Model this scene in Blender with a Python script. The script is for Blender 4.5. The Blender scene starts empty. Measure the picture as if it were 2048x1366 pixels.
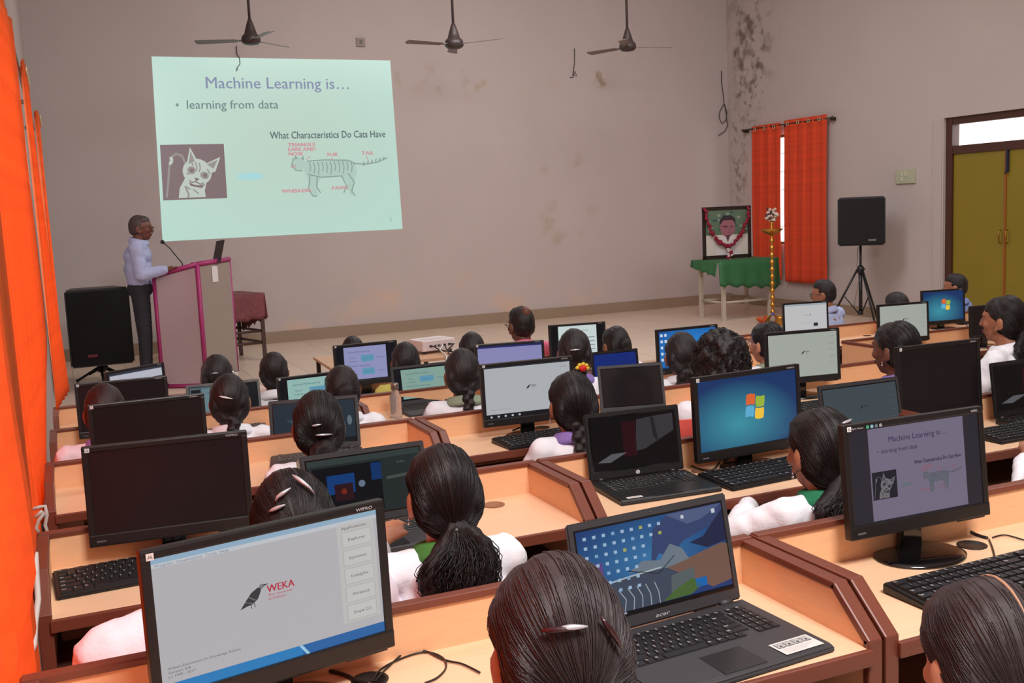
import bpy, bmesh, math, random
from mathutils import Vector, Matrix, Euler, noise
random.seed(7)
C = bpy.context.scene.collection
sc = bpy.context.scene
# ------------------------------------------------------------------ camera
F, YAW, PIT, ROL = 2073.6, .404973, .126277, -.043587
CAM = Vector((0, 0, 1.65))
_fw = Vector((math.sin(YAW)*math.cos(PIT), math.cos(YAW)*math.cos(PIT), -math.sin(PIT)))
_rt = Vector((math.cos(YAW), -math.sin(YAW), 0)); _up = _rt.cross(_fw)
RT = math.cos(ROL)*_rt + math.sin(ROL)*_up; UP = -math.sin(ROL)*_rt + math.cos(ROL)*_up
cd = bpy.data.cameras.new('camera'); cam = bpy.data.objects.new('camera', cd); C.objects.link(cam)
m = Matrix((RT, UP, -_fw)).transposed().to_4x4(); m.translation = CAM; cam.matrix_world = m
cd.sensor_width = 36; cd.lens = F/2048*36; cd.clip_start = .02
sc.camera = cam
# ------------------------------------------------------------------ view and light
sc.view_settings.view_transform = 'Standard'; sc.view_settings.look = 'None'
sc.view_settings.exposure = 0; sc.view_settings.gamma = 1; sc.view_settings.use_curve_mapping = False
w = bpy.data.worlds.new('world'); sc.world = w; w.use_nodes = True
w.node_tree.nodes['Background'].inputs[0].default_value = (.95, .97, 1, 1)
w.node_tree.nodes['Background'].inputs[1].default_value = 3.4
def area(name, loc, target, sx, sy, power, col=(1, 1, 1)):
    d = bpy.data.lights.new(name, 'AREA'); d.shape = 'RECTANGLE'; d.size = sx; d.size_y = sy
    d.energy = power; d.color = col
    o = bpy.data.objects.new(name, d); C.objects.link(o); o.location = loc
    o.rotation_euler = (Vector(target)-Vector(loc)).to_track_quat('-Z', 'Y').to_euler(); return o
area('bounce_fill_rear', (1.2, -.6, 4.6), (1.6, 3.2, .7), 1.6, 1.0, 250, (1, .99, .98))  # unseen fill added high behind the camera, stands for bounced flash
area('area_fill_middle', (3.2, 4.2, 5.1), (3.2, 4.6, 0), 3.0, 1.4, 65, (.98, .98, 1))  # unseen area fill added over the desk rows, no fixture modelled
area('area_fill_front', (5.0, 9.4, 5.1), (5.0, 11.5, .8), 4.5, 1.4, 200, (.97, .98, 1))  # unseen area fill added to brighten the stage and front wall
area('area_fill_right', (8.6, 5.5, 5.1), (8.8, 7.5, 0), 2.4, 1.4, 80, (.97, .98, 1))  # unseen area fill added over the right-hand desks, no fixture modelled
def ray(px, py): return (px-1024)*RT-(py-683)*UP+F*_fw
def onZ(px, py, z): d = ray(px, py); return CAM+d*((z-CAM.z)/d.z)
def onY(px, py, y): d = ray(px, py); return CAM+d*(y/d.y)
def onX(px, py, x): d = ray(px, py); return CAM+d*(x/d.x)
# ------------------------------------------------------------------ materials
def lin(c): return tuple(((v/255)/12.92 if v/255 <= .04045 else ((v/255+.055)/1.055)**2.4) for v in c)
MC = {}
def mat(name, rgb, rough=.6, metal=0, bump=0, bscale=60, var=0, vscale=4, stretch=(1, 1, 1), em=0, spec=.5, trans=0, coat=0, emrgb=None):
    if name in MC: return MC[name]
    m = bpy.data.materials.new(name); m.use_nodes = True; nt = m.node_tree; b = nt.nodes['Principled BSDF']
    c = lin(rgb); b.inputs['Base Color'].default_value = (*c, 1); b.inputs['Roughness'].default_value = rough
    b.inputs['Metallic'].default_value = metal; b.inputs['Specular IOR Level'].default_value = spec
    b.inputs['Coat Weight'].default_value = coat
    tc = nt.nodes.new('ShaderNodeTexCoord'); mp = nt.nodes.new('ShaderNodeMapping'); mp.inputs['Scale'].default_value = stretch
    nt.links.new(tc.outputs['Object'], mp.inputs['Vector'])
    if var:
        n = nt.nodes.new('ShaderNodeTexNoise'); n.inputs['Scale'].default_value = vscale; n.inputs['Detail'].default_value = 6
        nt.links.new(mp.outputs[0], n.inputs['Vector'])
        mx = nt.nodes.new('ShaderNodeMix'); mx.data_type = 'RGBA'
        mx.inputs[6].default_value = (*[v*(1-var) for v in c], 1); mx.inputs[7].default_value = (*[min(1, v*(1+var)) for v in c], 1)
        nt.links.new(n.outputs['Fac'], mx.inputs[0]); nt.links.new(mx.outputs[2], b.inputs['Base Color'])
    if bump:
        n = nt.nodes.new('ShaderNodeTexNoise'); n.inputs['Scale'].default_value = bscale; n.inputs['Detail'].default_value = 4
        nt.links.new(mp.outputs[0], n.inputs['Vector']); bp = nt.nodes.new('ShaderNodeBump'); bp.inputs['Strength'].default_value = bump
        bp.inputs['Distance'].default_value = .01
        nt.links.new(n.outputs['Fac'], bp.inputs['Height']); nt.links.new(bp.outputs[0], b.inputs['Normal'])
    if em:
        e = lin(emrgb or rgb); b.inputs['Emission Color'].default_value = (*e, 1); b.inputs['Emission Strength'].default_value = em
    if trans: b.inputs['Transmission Weight'].default_value = trans
    MC[name] = m; return m
def screen(rgb, em=1.0):
    n = 'lit_screen_%d_%d_%d' % rgb
    if n in MC: return MC[n]
    m = mat(n, (6, 6, 7), .25, spec=.2, em=em, emrgb=rgb); return m
def gradient_screen(name, inner, outer, cx=.5, cz=.5, rad=.75, zs=1.0):
    if name in MC: return MC[name]
    m = mat(name, (8, 8, 9), .25, spec=.4); nt = m.node_tree; b = nt.nodes['Principled BSDF']
    tc = nt.nodes.new('ShaderNodeTexCoord'); mp = nt.nodes.new('ShaderNodeMapping')
    mp.inputs['Location'].default_value = (-cx/rad, 0, -cz*zs/rad); mp.inputs['Scale'].default_value = (1/rad, 0, zs/rad)
    g = nt.nodes.new('ShaderNodeTexGradient'); g.gradient_type = 'SPHERICAL'
    r = nt.nodes.new('ShaderNodeValToRGB'); r.color_ramp.elements[0].color = (*lin(outer), 1); r.color_ramp.elements[1].color = (*lin(inner), 1)
    nt.links.new(tc.outputs['Generated'], mp.inputs[0]); nt.links.new(mp.outputs[0], g.inputs[0]); nt.links.new(g.outputs[1], r.inputs[0])
    nt.links.new(r.outputs[0], b.inputs['Emission Color']); b.inputs['Emission Strength'].default_value = 1; return m
def hair_mat(name, rgb, rough=.38):
    if name in MC: return MC[name]
    m = bpy.data.materials.new(name); m.use_nodes = True; nt = m.node_tree; b = nt.nodes['Principled BSDF']; c = lin(rgb)
    at = nt.nodes.new('ShaderNodeAttribute'); at.attribute_name = 'strand'
    n = nt.nodes.new('ShaderNodeTexNoise'); n.inputs['Scale'].default_value = 2.2; n.inputs['Detail'].default_value = 7; n.inputs['Roughness'].default_value = .65
    nt.links.new(at.outputs['Vector'], n.inputs['Vector'])
    mx = nt.nodes.new('ShaderNodeMix'); mx.data_type = 'RGBA'
    mx.inputs[6].default_value = (*[v*.45 for v in c], 1); mx.inputs[7].default_value = (*[v*1.9 for v in c], 1)
    nt.links.new(n.outputs['Fac'], mx.inputs[0]); nt.links.new(mx.outputs[2], b.inputs['Base Color'])
    bp = nt.nodes.new('ShaderNodeBump'); bp.inputs['Strength'].default_value = .55; bp.inputs['Distance'].default_value = .006
    nt.links.new(n.outputs['Fac'], bp.inputs['Height']); nt.links.new(bp.outputs[0], b.inputs['Normal'])
    b.inputs['Roughness'].default_value = rough; b.inputs['Specular IOR Level'].default_value = .42
    MC[name] = m; return m
def cloth_trans(name, rgb, tr=.35):
    if name in MC: return MC[name]
    m = mat(name, rgb, .85, bump=.3, bscale=300); nt = m.node_tree; b = nt.nodes['Principled BSDF']; out = nt.nodes['Material Output']
    tc = nt.nodes.new('ShaderNodeTexCoord'); mp = nt.nodes.new('ShaderNodeMapping'); mp.inputs['Scale'].default_value = (0, 0, 1)
    wv = nt.nodes.new('ShaderNodeTexNoise'); wv.inputs['Scale'].default_value = 14; wv.inputs['Detail'].default_value = 3
    nt.links.new(tc.outputs['Object'], mp.inputs[0]); nt.links.new(mp.outputs[0], wv.inputs['Vector'])
    c = lin(rgb); mx = nt.nodes.new('ShaderNodeMix'); mx.data_type = 'RGBA'
    mx.inputs[6].default_value = (*[v*.72 for v in c], 1); mx.inputs[7].default_value = (*[min(1, v*1.25) for v in c], 1)
    nt.links.new(wv.outputs['Fac'], mx.inputs[0]); nt.links.new(mx.outputs[2], b.inputs['Base Color'])
    t = nt.nodes.new('ShaderNodeBsdfTranslucent'); s = nt.nodes.new('ShaderNodeMixShader'); s.inputs[0].default_value = tr
    nt.links.new(mx.outputs[2], t.inputs[0]); nt.links.new(b.outputs[0], s.inputs[1]); nt.links.new(t.outputs[0], s.inputs[2])
    nt.links.new(s.outputs[0], out.inputs[0]); return m
def wall_mat(name, rgb, stains=()):
    m = mat(name, rgb, .88, bump=.12, bscale=25, var=.06, vscale=1.1); nt = m.node_tree; b = nt.nodes['Principled BSDF']
    prev = b.inputs['Base Color'].links[0].from_socket
    geo = nt.nodes.new('ShaderNodeNewGeometry')
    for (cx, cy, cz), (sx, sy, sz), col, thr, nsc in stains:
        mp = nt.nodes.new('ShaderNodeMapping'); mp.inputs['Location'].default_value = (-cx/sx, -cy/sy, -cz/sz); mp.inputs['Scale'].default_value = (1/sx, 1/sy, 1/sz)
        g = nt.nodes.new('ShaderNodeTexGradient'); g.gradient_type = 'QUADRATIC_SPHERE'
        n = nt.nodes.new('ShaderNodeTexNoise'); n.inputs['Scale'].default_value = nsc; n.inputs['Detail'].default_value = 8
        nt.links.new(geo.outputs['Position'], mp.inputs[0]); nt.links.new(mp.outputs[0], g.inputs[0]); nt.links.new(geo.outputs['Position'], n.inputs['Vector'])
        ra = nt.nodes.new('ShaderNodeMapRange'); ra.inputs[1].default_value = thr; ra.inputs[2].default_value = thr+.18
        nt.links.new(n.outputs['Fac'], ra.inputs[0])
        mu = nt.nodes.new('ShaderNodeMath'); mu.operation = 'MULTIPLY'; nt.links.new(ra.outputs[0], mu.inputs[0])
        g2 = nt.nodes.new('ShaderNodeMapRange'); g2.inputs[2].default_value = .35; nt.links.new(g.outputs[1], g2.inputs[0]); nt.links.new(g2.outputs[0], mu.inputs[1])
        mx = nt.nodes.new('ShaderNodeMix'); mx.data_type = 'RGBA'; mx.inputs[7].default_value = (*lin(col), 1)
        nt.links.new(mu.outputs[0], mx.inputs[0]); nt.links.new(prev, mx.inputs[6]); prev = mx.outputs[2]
    nt.links.new(prev, b.inputs['Base Color']); return m
LAM = mat('wood_laminate', (234, 180, 136), .5, var=.10, vscale=3, stretch=(6, 6, 40), coat=.1)
LAMT = mat('wood_laminate_top', (238, 196, 158), .42, var=.10, vscale=3, stretch=(4, 40, 6), coat=.15)
BRN = mat('brown_edge_band', (112, 58, 42), .38, var=.15, vscale=10)
DKW = mat('dark_shelf_board', (84, 46, 34), .6)
BLK = mat('black_plastic', (24, 22, 23), .38, bump=.05, bscale=400)
BLKG = mat('glossy_black_plastic', (14, 12, 13), .12, coat=.5)
GRYP = mat('grey_plastic', (58, 57, 60), .5)
KEYM = mat('key_caps', (26, 25, 27), .45)
LEG = mat('key_legends', (205, 205, 205), .6)
SILV = mat('silver_print', (190, 190, 192), .4)
WHT = mat('white_plastic', (225, 225, 222), .5)
CHR = mat('chrome', (220, 220, 225), .18, metal=1)
WSH = mat('white_coat_cloth', (238, 238, 244), .85, bump=.15, bscale=120)
# ------------------------------------------------------------------ object helpers
def tag(o, label=None, cat=None, group=None, kind=None):
    if label: o['label'] = label
    if cat: o['category'] = cat
    if group: o['group'] = group
    if kind: o['kind'] = kind
    return o
def thing(name, label, cat, loc=(0, 0, 0), rz=0, group=None):
    o = bpy.data.objects.new(name, None); C.objects.link(o); o.location = loc; o.rotation_euler = (0, 0, rz)
    o.empty_display_size = .1
    return tag(o, label, cat, group)
_ICO = {}
class MB:
    def __init__(s): s.v = []; s.f = []; s.m = []; s.sm = []
    def add(s, vs, fs, mi=0, T=None, smooth=False):
        n = len(s.v)
        for p in vs:
            p = Vector(p); s.v.append(T @ p if T else p)
        for f in fs: s.f.append([i+n for i in f]); s.m.append(mi); s.sm.append(smooth)
        return s
    def bm(s, b, mi=0, T=None, smooth=False):
        b.verts.index_update(); s.add([v.co.copy() for v in b.verts], [[v.index for v in f.verts] for f in b.faces], mi, T, smooth); b.free(); return s
    def box(s, x0, x1, y0, y1, z0, z1, mi=0, bev=0, T=None, seg=2):
        b = bmesh.new(); bmesh.ops.create_cube(b, size=1)
        for v in b.verts: v.co = ((x0+x1)/2+v.co.x*(x1-x0), (y0+y1)/2+v.co.y*(y1-y0), (z0+z1)/2+v.co.z*(z1-z0))
        if bev: bmesh.ops.bevel(b, geom=b.edges[:]+b.verts[:], offset=bev, segments=seg, profile=.6, affect='EDGES')
        return s.bm(b, mi, T)
    def prism(s, pts, axis, a, c, mi=0, bev=0, T=None):
        # pts 2d polygon; axis 'x': (y,z); 'y': (x,z); 'z': (x,y)
        def P(p, t): return {'x': (t, p[0], p[1]), 'y': (p[0], t, p[1]), 'z': (p[0], p[1], t)}[axis]
        b = bmesh.new(); A = [b.verts.new(P(p, a)) for p in pts]; B = [b.verts.new(P(p, c)) for p in pts]; n = len(pts)
        b.faces.new(A); b.faces.new(B[::-1])
        for i in range(n): b.faces.new((A[i], B[i], B[(i+1) % n], A[(i+1) % n]))
        bmesh.ops.recalc_face_normals(b, faces=b.faces[:])
        if bev: bmesh.ops.bevel(b, geom=b.edges[:]+b.verts[:], offset=bev, segments=2, affect='EDGES')
        return s.bm(b, mi, T)
    def tube(s, pts, r, seg=8, mi=0, T=None, cap=True):
        pts = [Vector(p) for p in pts]; n = len(pts); vs = []; fs = []; rr = r if isinstance(r, (list, tuple)) else [r]*n
        up = Vector((0, 0, 1)); prev = None
        for i, p in enumerate(pts):
            t = (pts[min(i+1, n-1)]-pts[max(i-1, 0)]).normalized()
            a = (prev-prev.dot(t)*t) if prev else t.cross(up)
            if a.length < 1e-4: a = t.cross(Vector((1, 0, 0)))
            a.normalize(); prev = a; b = t.cross(a)
            for k in range(seg):
                th = 2*math.pi*k/seg; vs.append(p+(a*math.cos(th)+b*math.sin(th))*rr[i])
        for i in range(n-1):
            for k in range(seg): fs.append((i*seg+k, i*seg+(k+1) % seg, (i+1)*seg+(k+1) % seg, (i+1)*seg+k))
        if cap: fs.append(list(range(seg))[::-1]); fs.append([(n-1)*seg+k for k in range(seg)])
        return s.add(vs, fs, mi, T, True)
    def lathe(s, prof, c=(0, 0, 0), seg=24, mi=0, T=None, sx=1, sy=1):
        vs = []; fs = []; n = len(prof)
        for r, z in prof:
            for k in range(seg):
                th = 2*math.pi*k/seg; vs.append((c[0]+r*math.cos(th)*sx, c[1]+r*math.sin(th)*sy, c[2]+z))
        for i in range(n-1):
            for k in range(seg): fs.append((i*seg+k, i*seg+(k+1) % seg, (i+1)*seg+(k+1) % seg, (i+1)*seg+k))
        fs.append(list(range(seg))[::-1]); fs.append([(n-1)*seg+k for k in range(seg)])
        return s.add(vs, fs, mi, T, True)
    def ball(s, c, r, mi=0, T=None, sub=2, R=None):
        if sub not in _ICO:
            b = bmesh.new(); bmesh.ops.create_icosphere(b, subdivisions=sub, radius=1); b.verts.index_update()
            _ICO[sub] = ([v.co.copy() for v in b.verts], [[v.index for v in f.verts] for f in b.faces]); b.free()
        r = (r, r, r) if not isinstance(r, (tuple, list)) else r
        M = Matrix.Translation(c) @ (R.to_4x4() if R else Matrix.Identity(4)) @ Matrix.Diagonal((*r, 1))
        if T: M = T @ M
        vs, fs = _ICO[sub]; n = len(s.v); s.v += [M @ p for p in vs]; s.f += [[i+n for i in f] for f in fs]; s.m += [int(mi)]*len(fs); s.sm += [True]*len(fs)
        return s
    def cap(s, a, b, ra, rb, n=None):
        a, b = Vector(a), Vector(b); L = (b-a).length; n = n or max(3, int(L/(min(ra, rb)*.45))+1)
        for i in range(n+1):
            t = i/n; s.ball(a.lerp(b, t), ra+(rb-ra)*t, sub=1 if max(ra, rb) < .02 else 2)
        return s
    def mesh(s, name):
        me = bpy.data.meshes.new(name); me.from_pydata([tuple(v) for v in s.v], [], s.f)
        me.polygons.foreach_set('material_index', s.m); me.polygons.foreach_set('use_smooth', s.sm); me.validate(); me.update(); return me
    def build(s, name, mats, parent=None, loc=None, rot=None, label=None):
        me = s.mesh(name)
        for x in (mats if isinstance(mats, (list, tuple)) else [mats]): me.materials.append(x)
        o = bpy.data.objects.new(name, me); C.objects.link(o)
        if parent: o.parent = parent
        if loc: o.location = loc
        if rot: o.rotation_euler = rot
        if label: o['label'] = label
        return o
_T = {}
def glyphs(t):
    if t in _T: return _T[t]
    cu = bpy.data.curves.new('t', 'FONT'); cu.body = t; cu.resolution_u = 2; cu.size = 1
    o = bpy.data.objects.new('t', cu); C.objects.link(o)
    me = o.to_mesh(); vs = [(v.co.x, v.co.y) for v in me.vertices]; fs = [list(p.vertices) for p in me.polygons]; o.to_mesh_clear()
    bpy.data.objects.remove(o); bpy.data.curves.remove(cu)
    x1 = max([v[0] for v in vs] or [1]); x0 = min([v[0] for v in vs] or [0])
    _T[t] = ([((v[0]-x0), v[1]/.69) for v in vs], fs, (x1-x0)); return _T[t]
class Pic:
    """flat layered picture: f(u,v,layer)->point"""
    def __init__(s, f, asp): s.b = MB(); s.f = f; s.asp = asp; s.mats = []; s.n = 0
    def mi(s, m):
        if m not in s.mats: s.mats.append(m)
        return s.mats.index(m)
    def poly(s, pts, m, layer=1): s.b.add([s.f(u, v, layer) for u, v in pts], [list(range(len(pts)))], s.mi(m))
    def rect(s, u0, v0, u1, v1, m, layer=1): s.poly([(u0, v0), (u1, v0), (u1, v1), (u0, v1)], m, layer)
    def ell(s, u, v, ru, rv, m, layer=1, n=14, rot=0):
        c, q = math.cos(rot), math.sin(rot); P = []
        for k in range(n):
            a, b = ru*math.cos(2*math.pi*k/n)*s.asp, rv*math.sin(2*math.pi*k/n); P.append((u+(a*c-b*q)/s.asp, v+a*q+b*c))
        s.poly(P, m, layer)
    def text(s, t, u, v, h, m, width=None, layer=2, slant=0):
        vs, fs, w = glyphs(t); k = (width/w) if width else h/.69/s.asp
        s.b.add([s.f(u+(x+slant*y)*k, v+y*h, layer) for x, y in vs], fs, s.mi(m))
    def line(s, pts, wd, m, layer=2):
        for (a, b), (c, d) in zip(pts, pts[1:]):
            dx, dy = (c-a)*s.asp, d-b; L = math.hypot(dx, dy) or 1; nx, ny = -dy/L*wd/2/s.asp, dx/L*wd/2
            s.poly([(a-nx, b-ny), (c-nx, d-ny), (c+nx, d+ny), (a+nx, b+ny)], m, layer)
    def build(s, name, parent=None): return s.b.build(name, s.mats, parent)
# ------------------------------------------------------------------ picture contents
def slide_content(p, K, U=lambda u: u, sc_=1.0):
    q = Pic(lambda u, v, l: p.f(U(u), v, l), p.asp*sc_); q.b = p.b; q.mats = p.mats
    q.text('Machine Learning is…', .205, .832, .062, K['title'], width=.60)
    q.text('Machine Learning is…', .2065, .833, .062, K['title'], width=.60); q.text('learning from data', .1262, .721, .047, K['text'], width=.37)
    q.ell(.088, .742, .006, .009, K['text']); q.text('learning from data', .125, .72, .047, K['text'], width=.37)
    q.text('What Characteristics Do Cats Have', .452, .55, .04, K['head'], width=.50)
    q.text('What Characteristics Do Cats Have', .4535, .552, .04, K['head'], width=.50)
    # cat photo
    q.rect(.012, .225, .262, .527, K['photo'], 1); c2 = K['cat2']
    q.poly([(.072, .235), (.078, .29), (.098, .335), (.105, .36), (.12, .30), (.165, .285), (.185, .32), (.175, .27), (.178, .235)], K['cat'], 2)
    q.ell(.150, .375, .058, .072, K['cat'], 2, 22, -.5); q.poly([(.108, .405), (.127, .512), (.152, .44), (.15, .42)], K['cat'], 2); q.poly([(.178, .415), (.245, .455), (.222, .375), (.19, .36)], K['cat'], 2)
    q.poly([(.118, .42), (.129, .49), (.143, .435)], c2, 3); q.poly([(.19, .415), (.234, .44), (.215, .39)], c2, 3)
    q.line([(.105, .425), (.095, .465), (.072, .478), (.050, .455), (.042, .40), (.036, .33), (.026, .24)], .011, c2, 2); q.line([(.045, .42), (.055, .44), (.05, .46)], .016, K['cat'], 3)
    q.ell(.128, .385, .017, .022, c2, 3, 12, -.5); q.ell(.178, .355, .018, .02, c2, 3, 12, -.5); q.ell(.129, .385, .008, .010, K['photo'], 4); q.ell(.180, .355, .008, .010, K['photo'], 4)
    q.poly([(.138, .345), (.158, .336), (.142, .322)], K['photo'], 4); q.line([(.142, .322), (.125, .318), (.118, .33)], .006, K['photo'], 4); q.line([(.142, .322), (.16, .306), (.172, .314)], .006, K['photo'], 4)
    for a in ([(.145, .43), (.15, .40), (.146, .38)], [(.16, .425), (.163, .395), (.157, .375)], [(.13, .43), (.137, .41)], [(.19, .39), (.20, .36)], [(.108, .37), (.118, .36)], [(.10, .30), (.12, .28)], [(.13, .28), (.15, .255)]): q.line(a, .007, c2, 4)
    q.line([(.10, .30), (.112, .25), (.108, .235)], .01, c2, 3)
    q.ell(.36, .342, .055, .022, K['smear'], 1)
    for t, u, v, w in (('TRIANGLE', .525, .505, .115), ('EARS AND', .525, .479, .115), ('NOSE', .525, .453, .06), ('FUR', .69, .445, .045), ('TAIL', .84, .45, .055), ('WHISKERS', .485, .242, .125), ('PAWS', .70, .25, .07)):
        q.text(t, u, v, .020, K['red'], width=w); q.text(t, u+.002, v+.001, .020, K['red'], width=w)
    q.poly([(.585, .42), (.63, .413), (.70, .42), (.78, .42), (.81, .395), (.815, .35), (.80, .30), (.79, .25), (.795, .215), (.775, .22), (.77, .26), (.765, .30), (.74, .33), (.66, .325), (.645, .30), (.635, .25), (.64, .22), (.615, .215), (.612, .26), (.60, .31), (.585, .37)], K['body'], 1)
    q.ell(.565, .405, .03, .036, K['body'], 1); q.poly([(.548, .43), (.552, .455), (.565, .438)], K['ink'], 2); q.poly([(.575, .436), (.588, .452), (.588, .425)], K['ink'], 2)
    for a in ([(.61, .34), (.60, .26), (.615, .22), (.635, .215)], [(.64, .33), (.635, .27), (.65, .235)], [(.775, .345), (.80, .29), (.785, .24), (.80, .21)], [(.745, .33), (.765, .27), (.75, .23)], [(.80, .40), (.86, .395), (.91, .405), (.955, .43)], [(.60, .42), (.68, .425), (.78, .42), (.81, .40)], [(.60, .345), (.66, .325), (.75, .33)], [(.545, .44), (.535, .40), (.55, .37), (.58, .365)]):
        q.line(a, .007, K['ink'], 2)
    for i in range(11): q.line([(.61+i*.018, .415), (.615+i*.018, .385), (.61+i*.018, .36-.01*(i % 3))], .006, K['ink'], 2)
    for i in range(6): q.line([(.845+i*.018, .385+i*.006), (.85+i*.018, .41+i*.005)], .008, K['ink'], 2)
    for a in ([(.53, .395), (.555, .40)], [(.53, .385), (.555, .392)], [(.615, .45), (.60, .43)], [(.71, .44), (.71, .425)], [(.86, .445), (.87, .41)]): q.line(a, .004, K['red'], 2)
    q.text('3', .945, .05, .022, K['ink'])
def bird(p, u, v, k, m1, m2, txt=None):
    q = lambda a, b: (u+a*k/p.asp, v+b*k)
    p.poly([q(-1, -.75), q(-.55, -.2), (q(-.15, .25)), q(.3, .5), q(.62, .52), q(.5, .15), q(.3, -.25), q(-.1, -.55), q(-.5, -.6)], m1, 2)
    p.ell(*q(.62, .55), .17*k/p.asp, .17*k, m2, 3); p.poly([q(.7, .66), q(1.15, .62), q(.72, .5)], m1, 3)
    p.line([q(-.35, 0), q(.1, -.3)], .06*k, m2, 3); p.line([q(-.6, -.3), q(-.05, -.5)], .05*k, m2, 3); p.line([q(0, -.5), q(.05, -.78)], .05*k, m1, 3); p.line([q(-.25, -.55), q(-.2, -.82)], .05*k, m1, 3)
    if txt:
        p.text('WEKA', *q(.95, 0), .5*k, txt, width=2.0*k/p.asp, layer=3); p.text('WEKA', q(.95, 0)[0]+.02*k, q(.95, 0)[1], .5*k, txt, width=2.0*k/p.asp, layer=3)
        p.text('The University', *q(1.0, -.28), .17*k, txt, width=1.8*k/p.asp, layer=3); p.text('of Waikato', *q(1.0, -.55), .17*k, txt, width=1.3*k/p.asp, layer=3)
def winlogo(p, u, v, k):
    cs = [screen((214, 98, 52)), screen((150, 176, 60)), screen((92, 168, 206)), screen((236, 190, 62))]
    for i, (a, b) in enumerate(((-1, 0), (0, 0), (-1, -1), (0, -1))):
        pts = []
        for s_, t_ in ((.06, .06), (.5, .12 if a else -.02), (.94, .06), (.98, .5), (.94, .94), (.5, 1.02 if a else .88), (.06, .94), (.02, .5)):
            X, Y = a+s_, b+t_; pts.append((u+(X+.12*Y)*k/p.asp, v+(Y*1.0+(.10 if a else -.06)-.04*X)*k))
        p.poly(pts, cs[i], 3)
def ml_content(p, bgm, x0, x1):
    # lecture slide with blue boxes, pillarboxed between x0 and x1
    D = screen((70, 90, 110)); B1 = screen((92, 146, 172)); B2 = screen((66, 116, 148)); w = x1-x0
    p.rect(x0, .03, x1, .97, bgm, 1)
    for yy, t in ((.80, 'Supervised Machine Learning'), (.40, 'Machine Learning')):
        p.text(t, x0+.10*w, yy, .05, D, width=.5*w)
    for yy in (.60, .22):
        p.rect(x0+.40*w, yy-.07, x0+.70*w, yy+.12, B1, 2); p.text('Algorithm', x0+.44*w, yy, .045, B2, width=.22*w, layer=3)
        p.text('Data', x0+.14*w, yy+.04, .04, D, width=.12*w); p.text('Labels', x0+.12*w, yy-.06, .04, D, width=.18*w); p.text('Model', x0+.78*w, yy, .04, D, width=.17*w)
KS = dict(title=screen((138, 146, 172)), text=screen((118, 140, 140)), head=screen((100, 118, 118)), photo=screen((128, 110, 112)), cat=screen((188, 198, 190)), cat2=screen((150, 144, 142)), smear=screen((168, 214, 216)), red=screen((206, 142, 150)), body=screen((174, 200, 188)), ink=screen((140, 160, 152)))
KM = dict(title=screen((62, 56, 84)), text=screen((62, 58, 78)), head=screen((40, 38, 52)), photo=screen((34, 32, 40)), cat=screen((110, 106, 112)), cat2=screen((74, 70, 78)), smear=screen((96, 106, 116)), red=screen((134, 88, 102)), body=screen((94, 98, 108)), ink=screen((82, 84, 96)))
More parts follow.
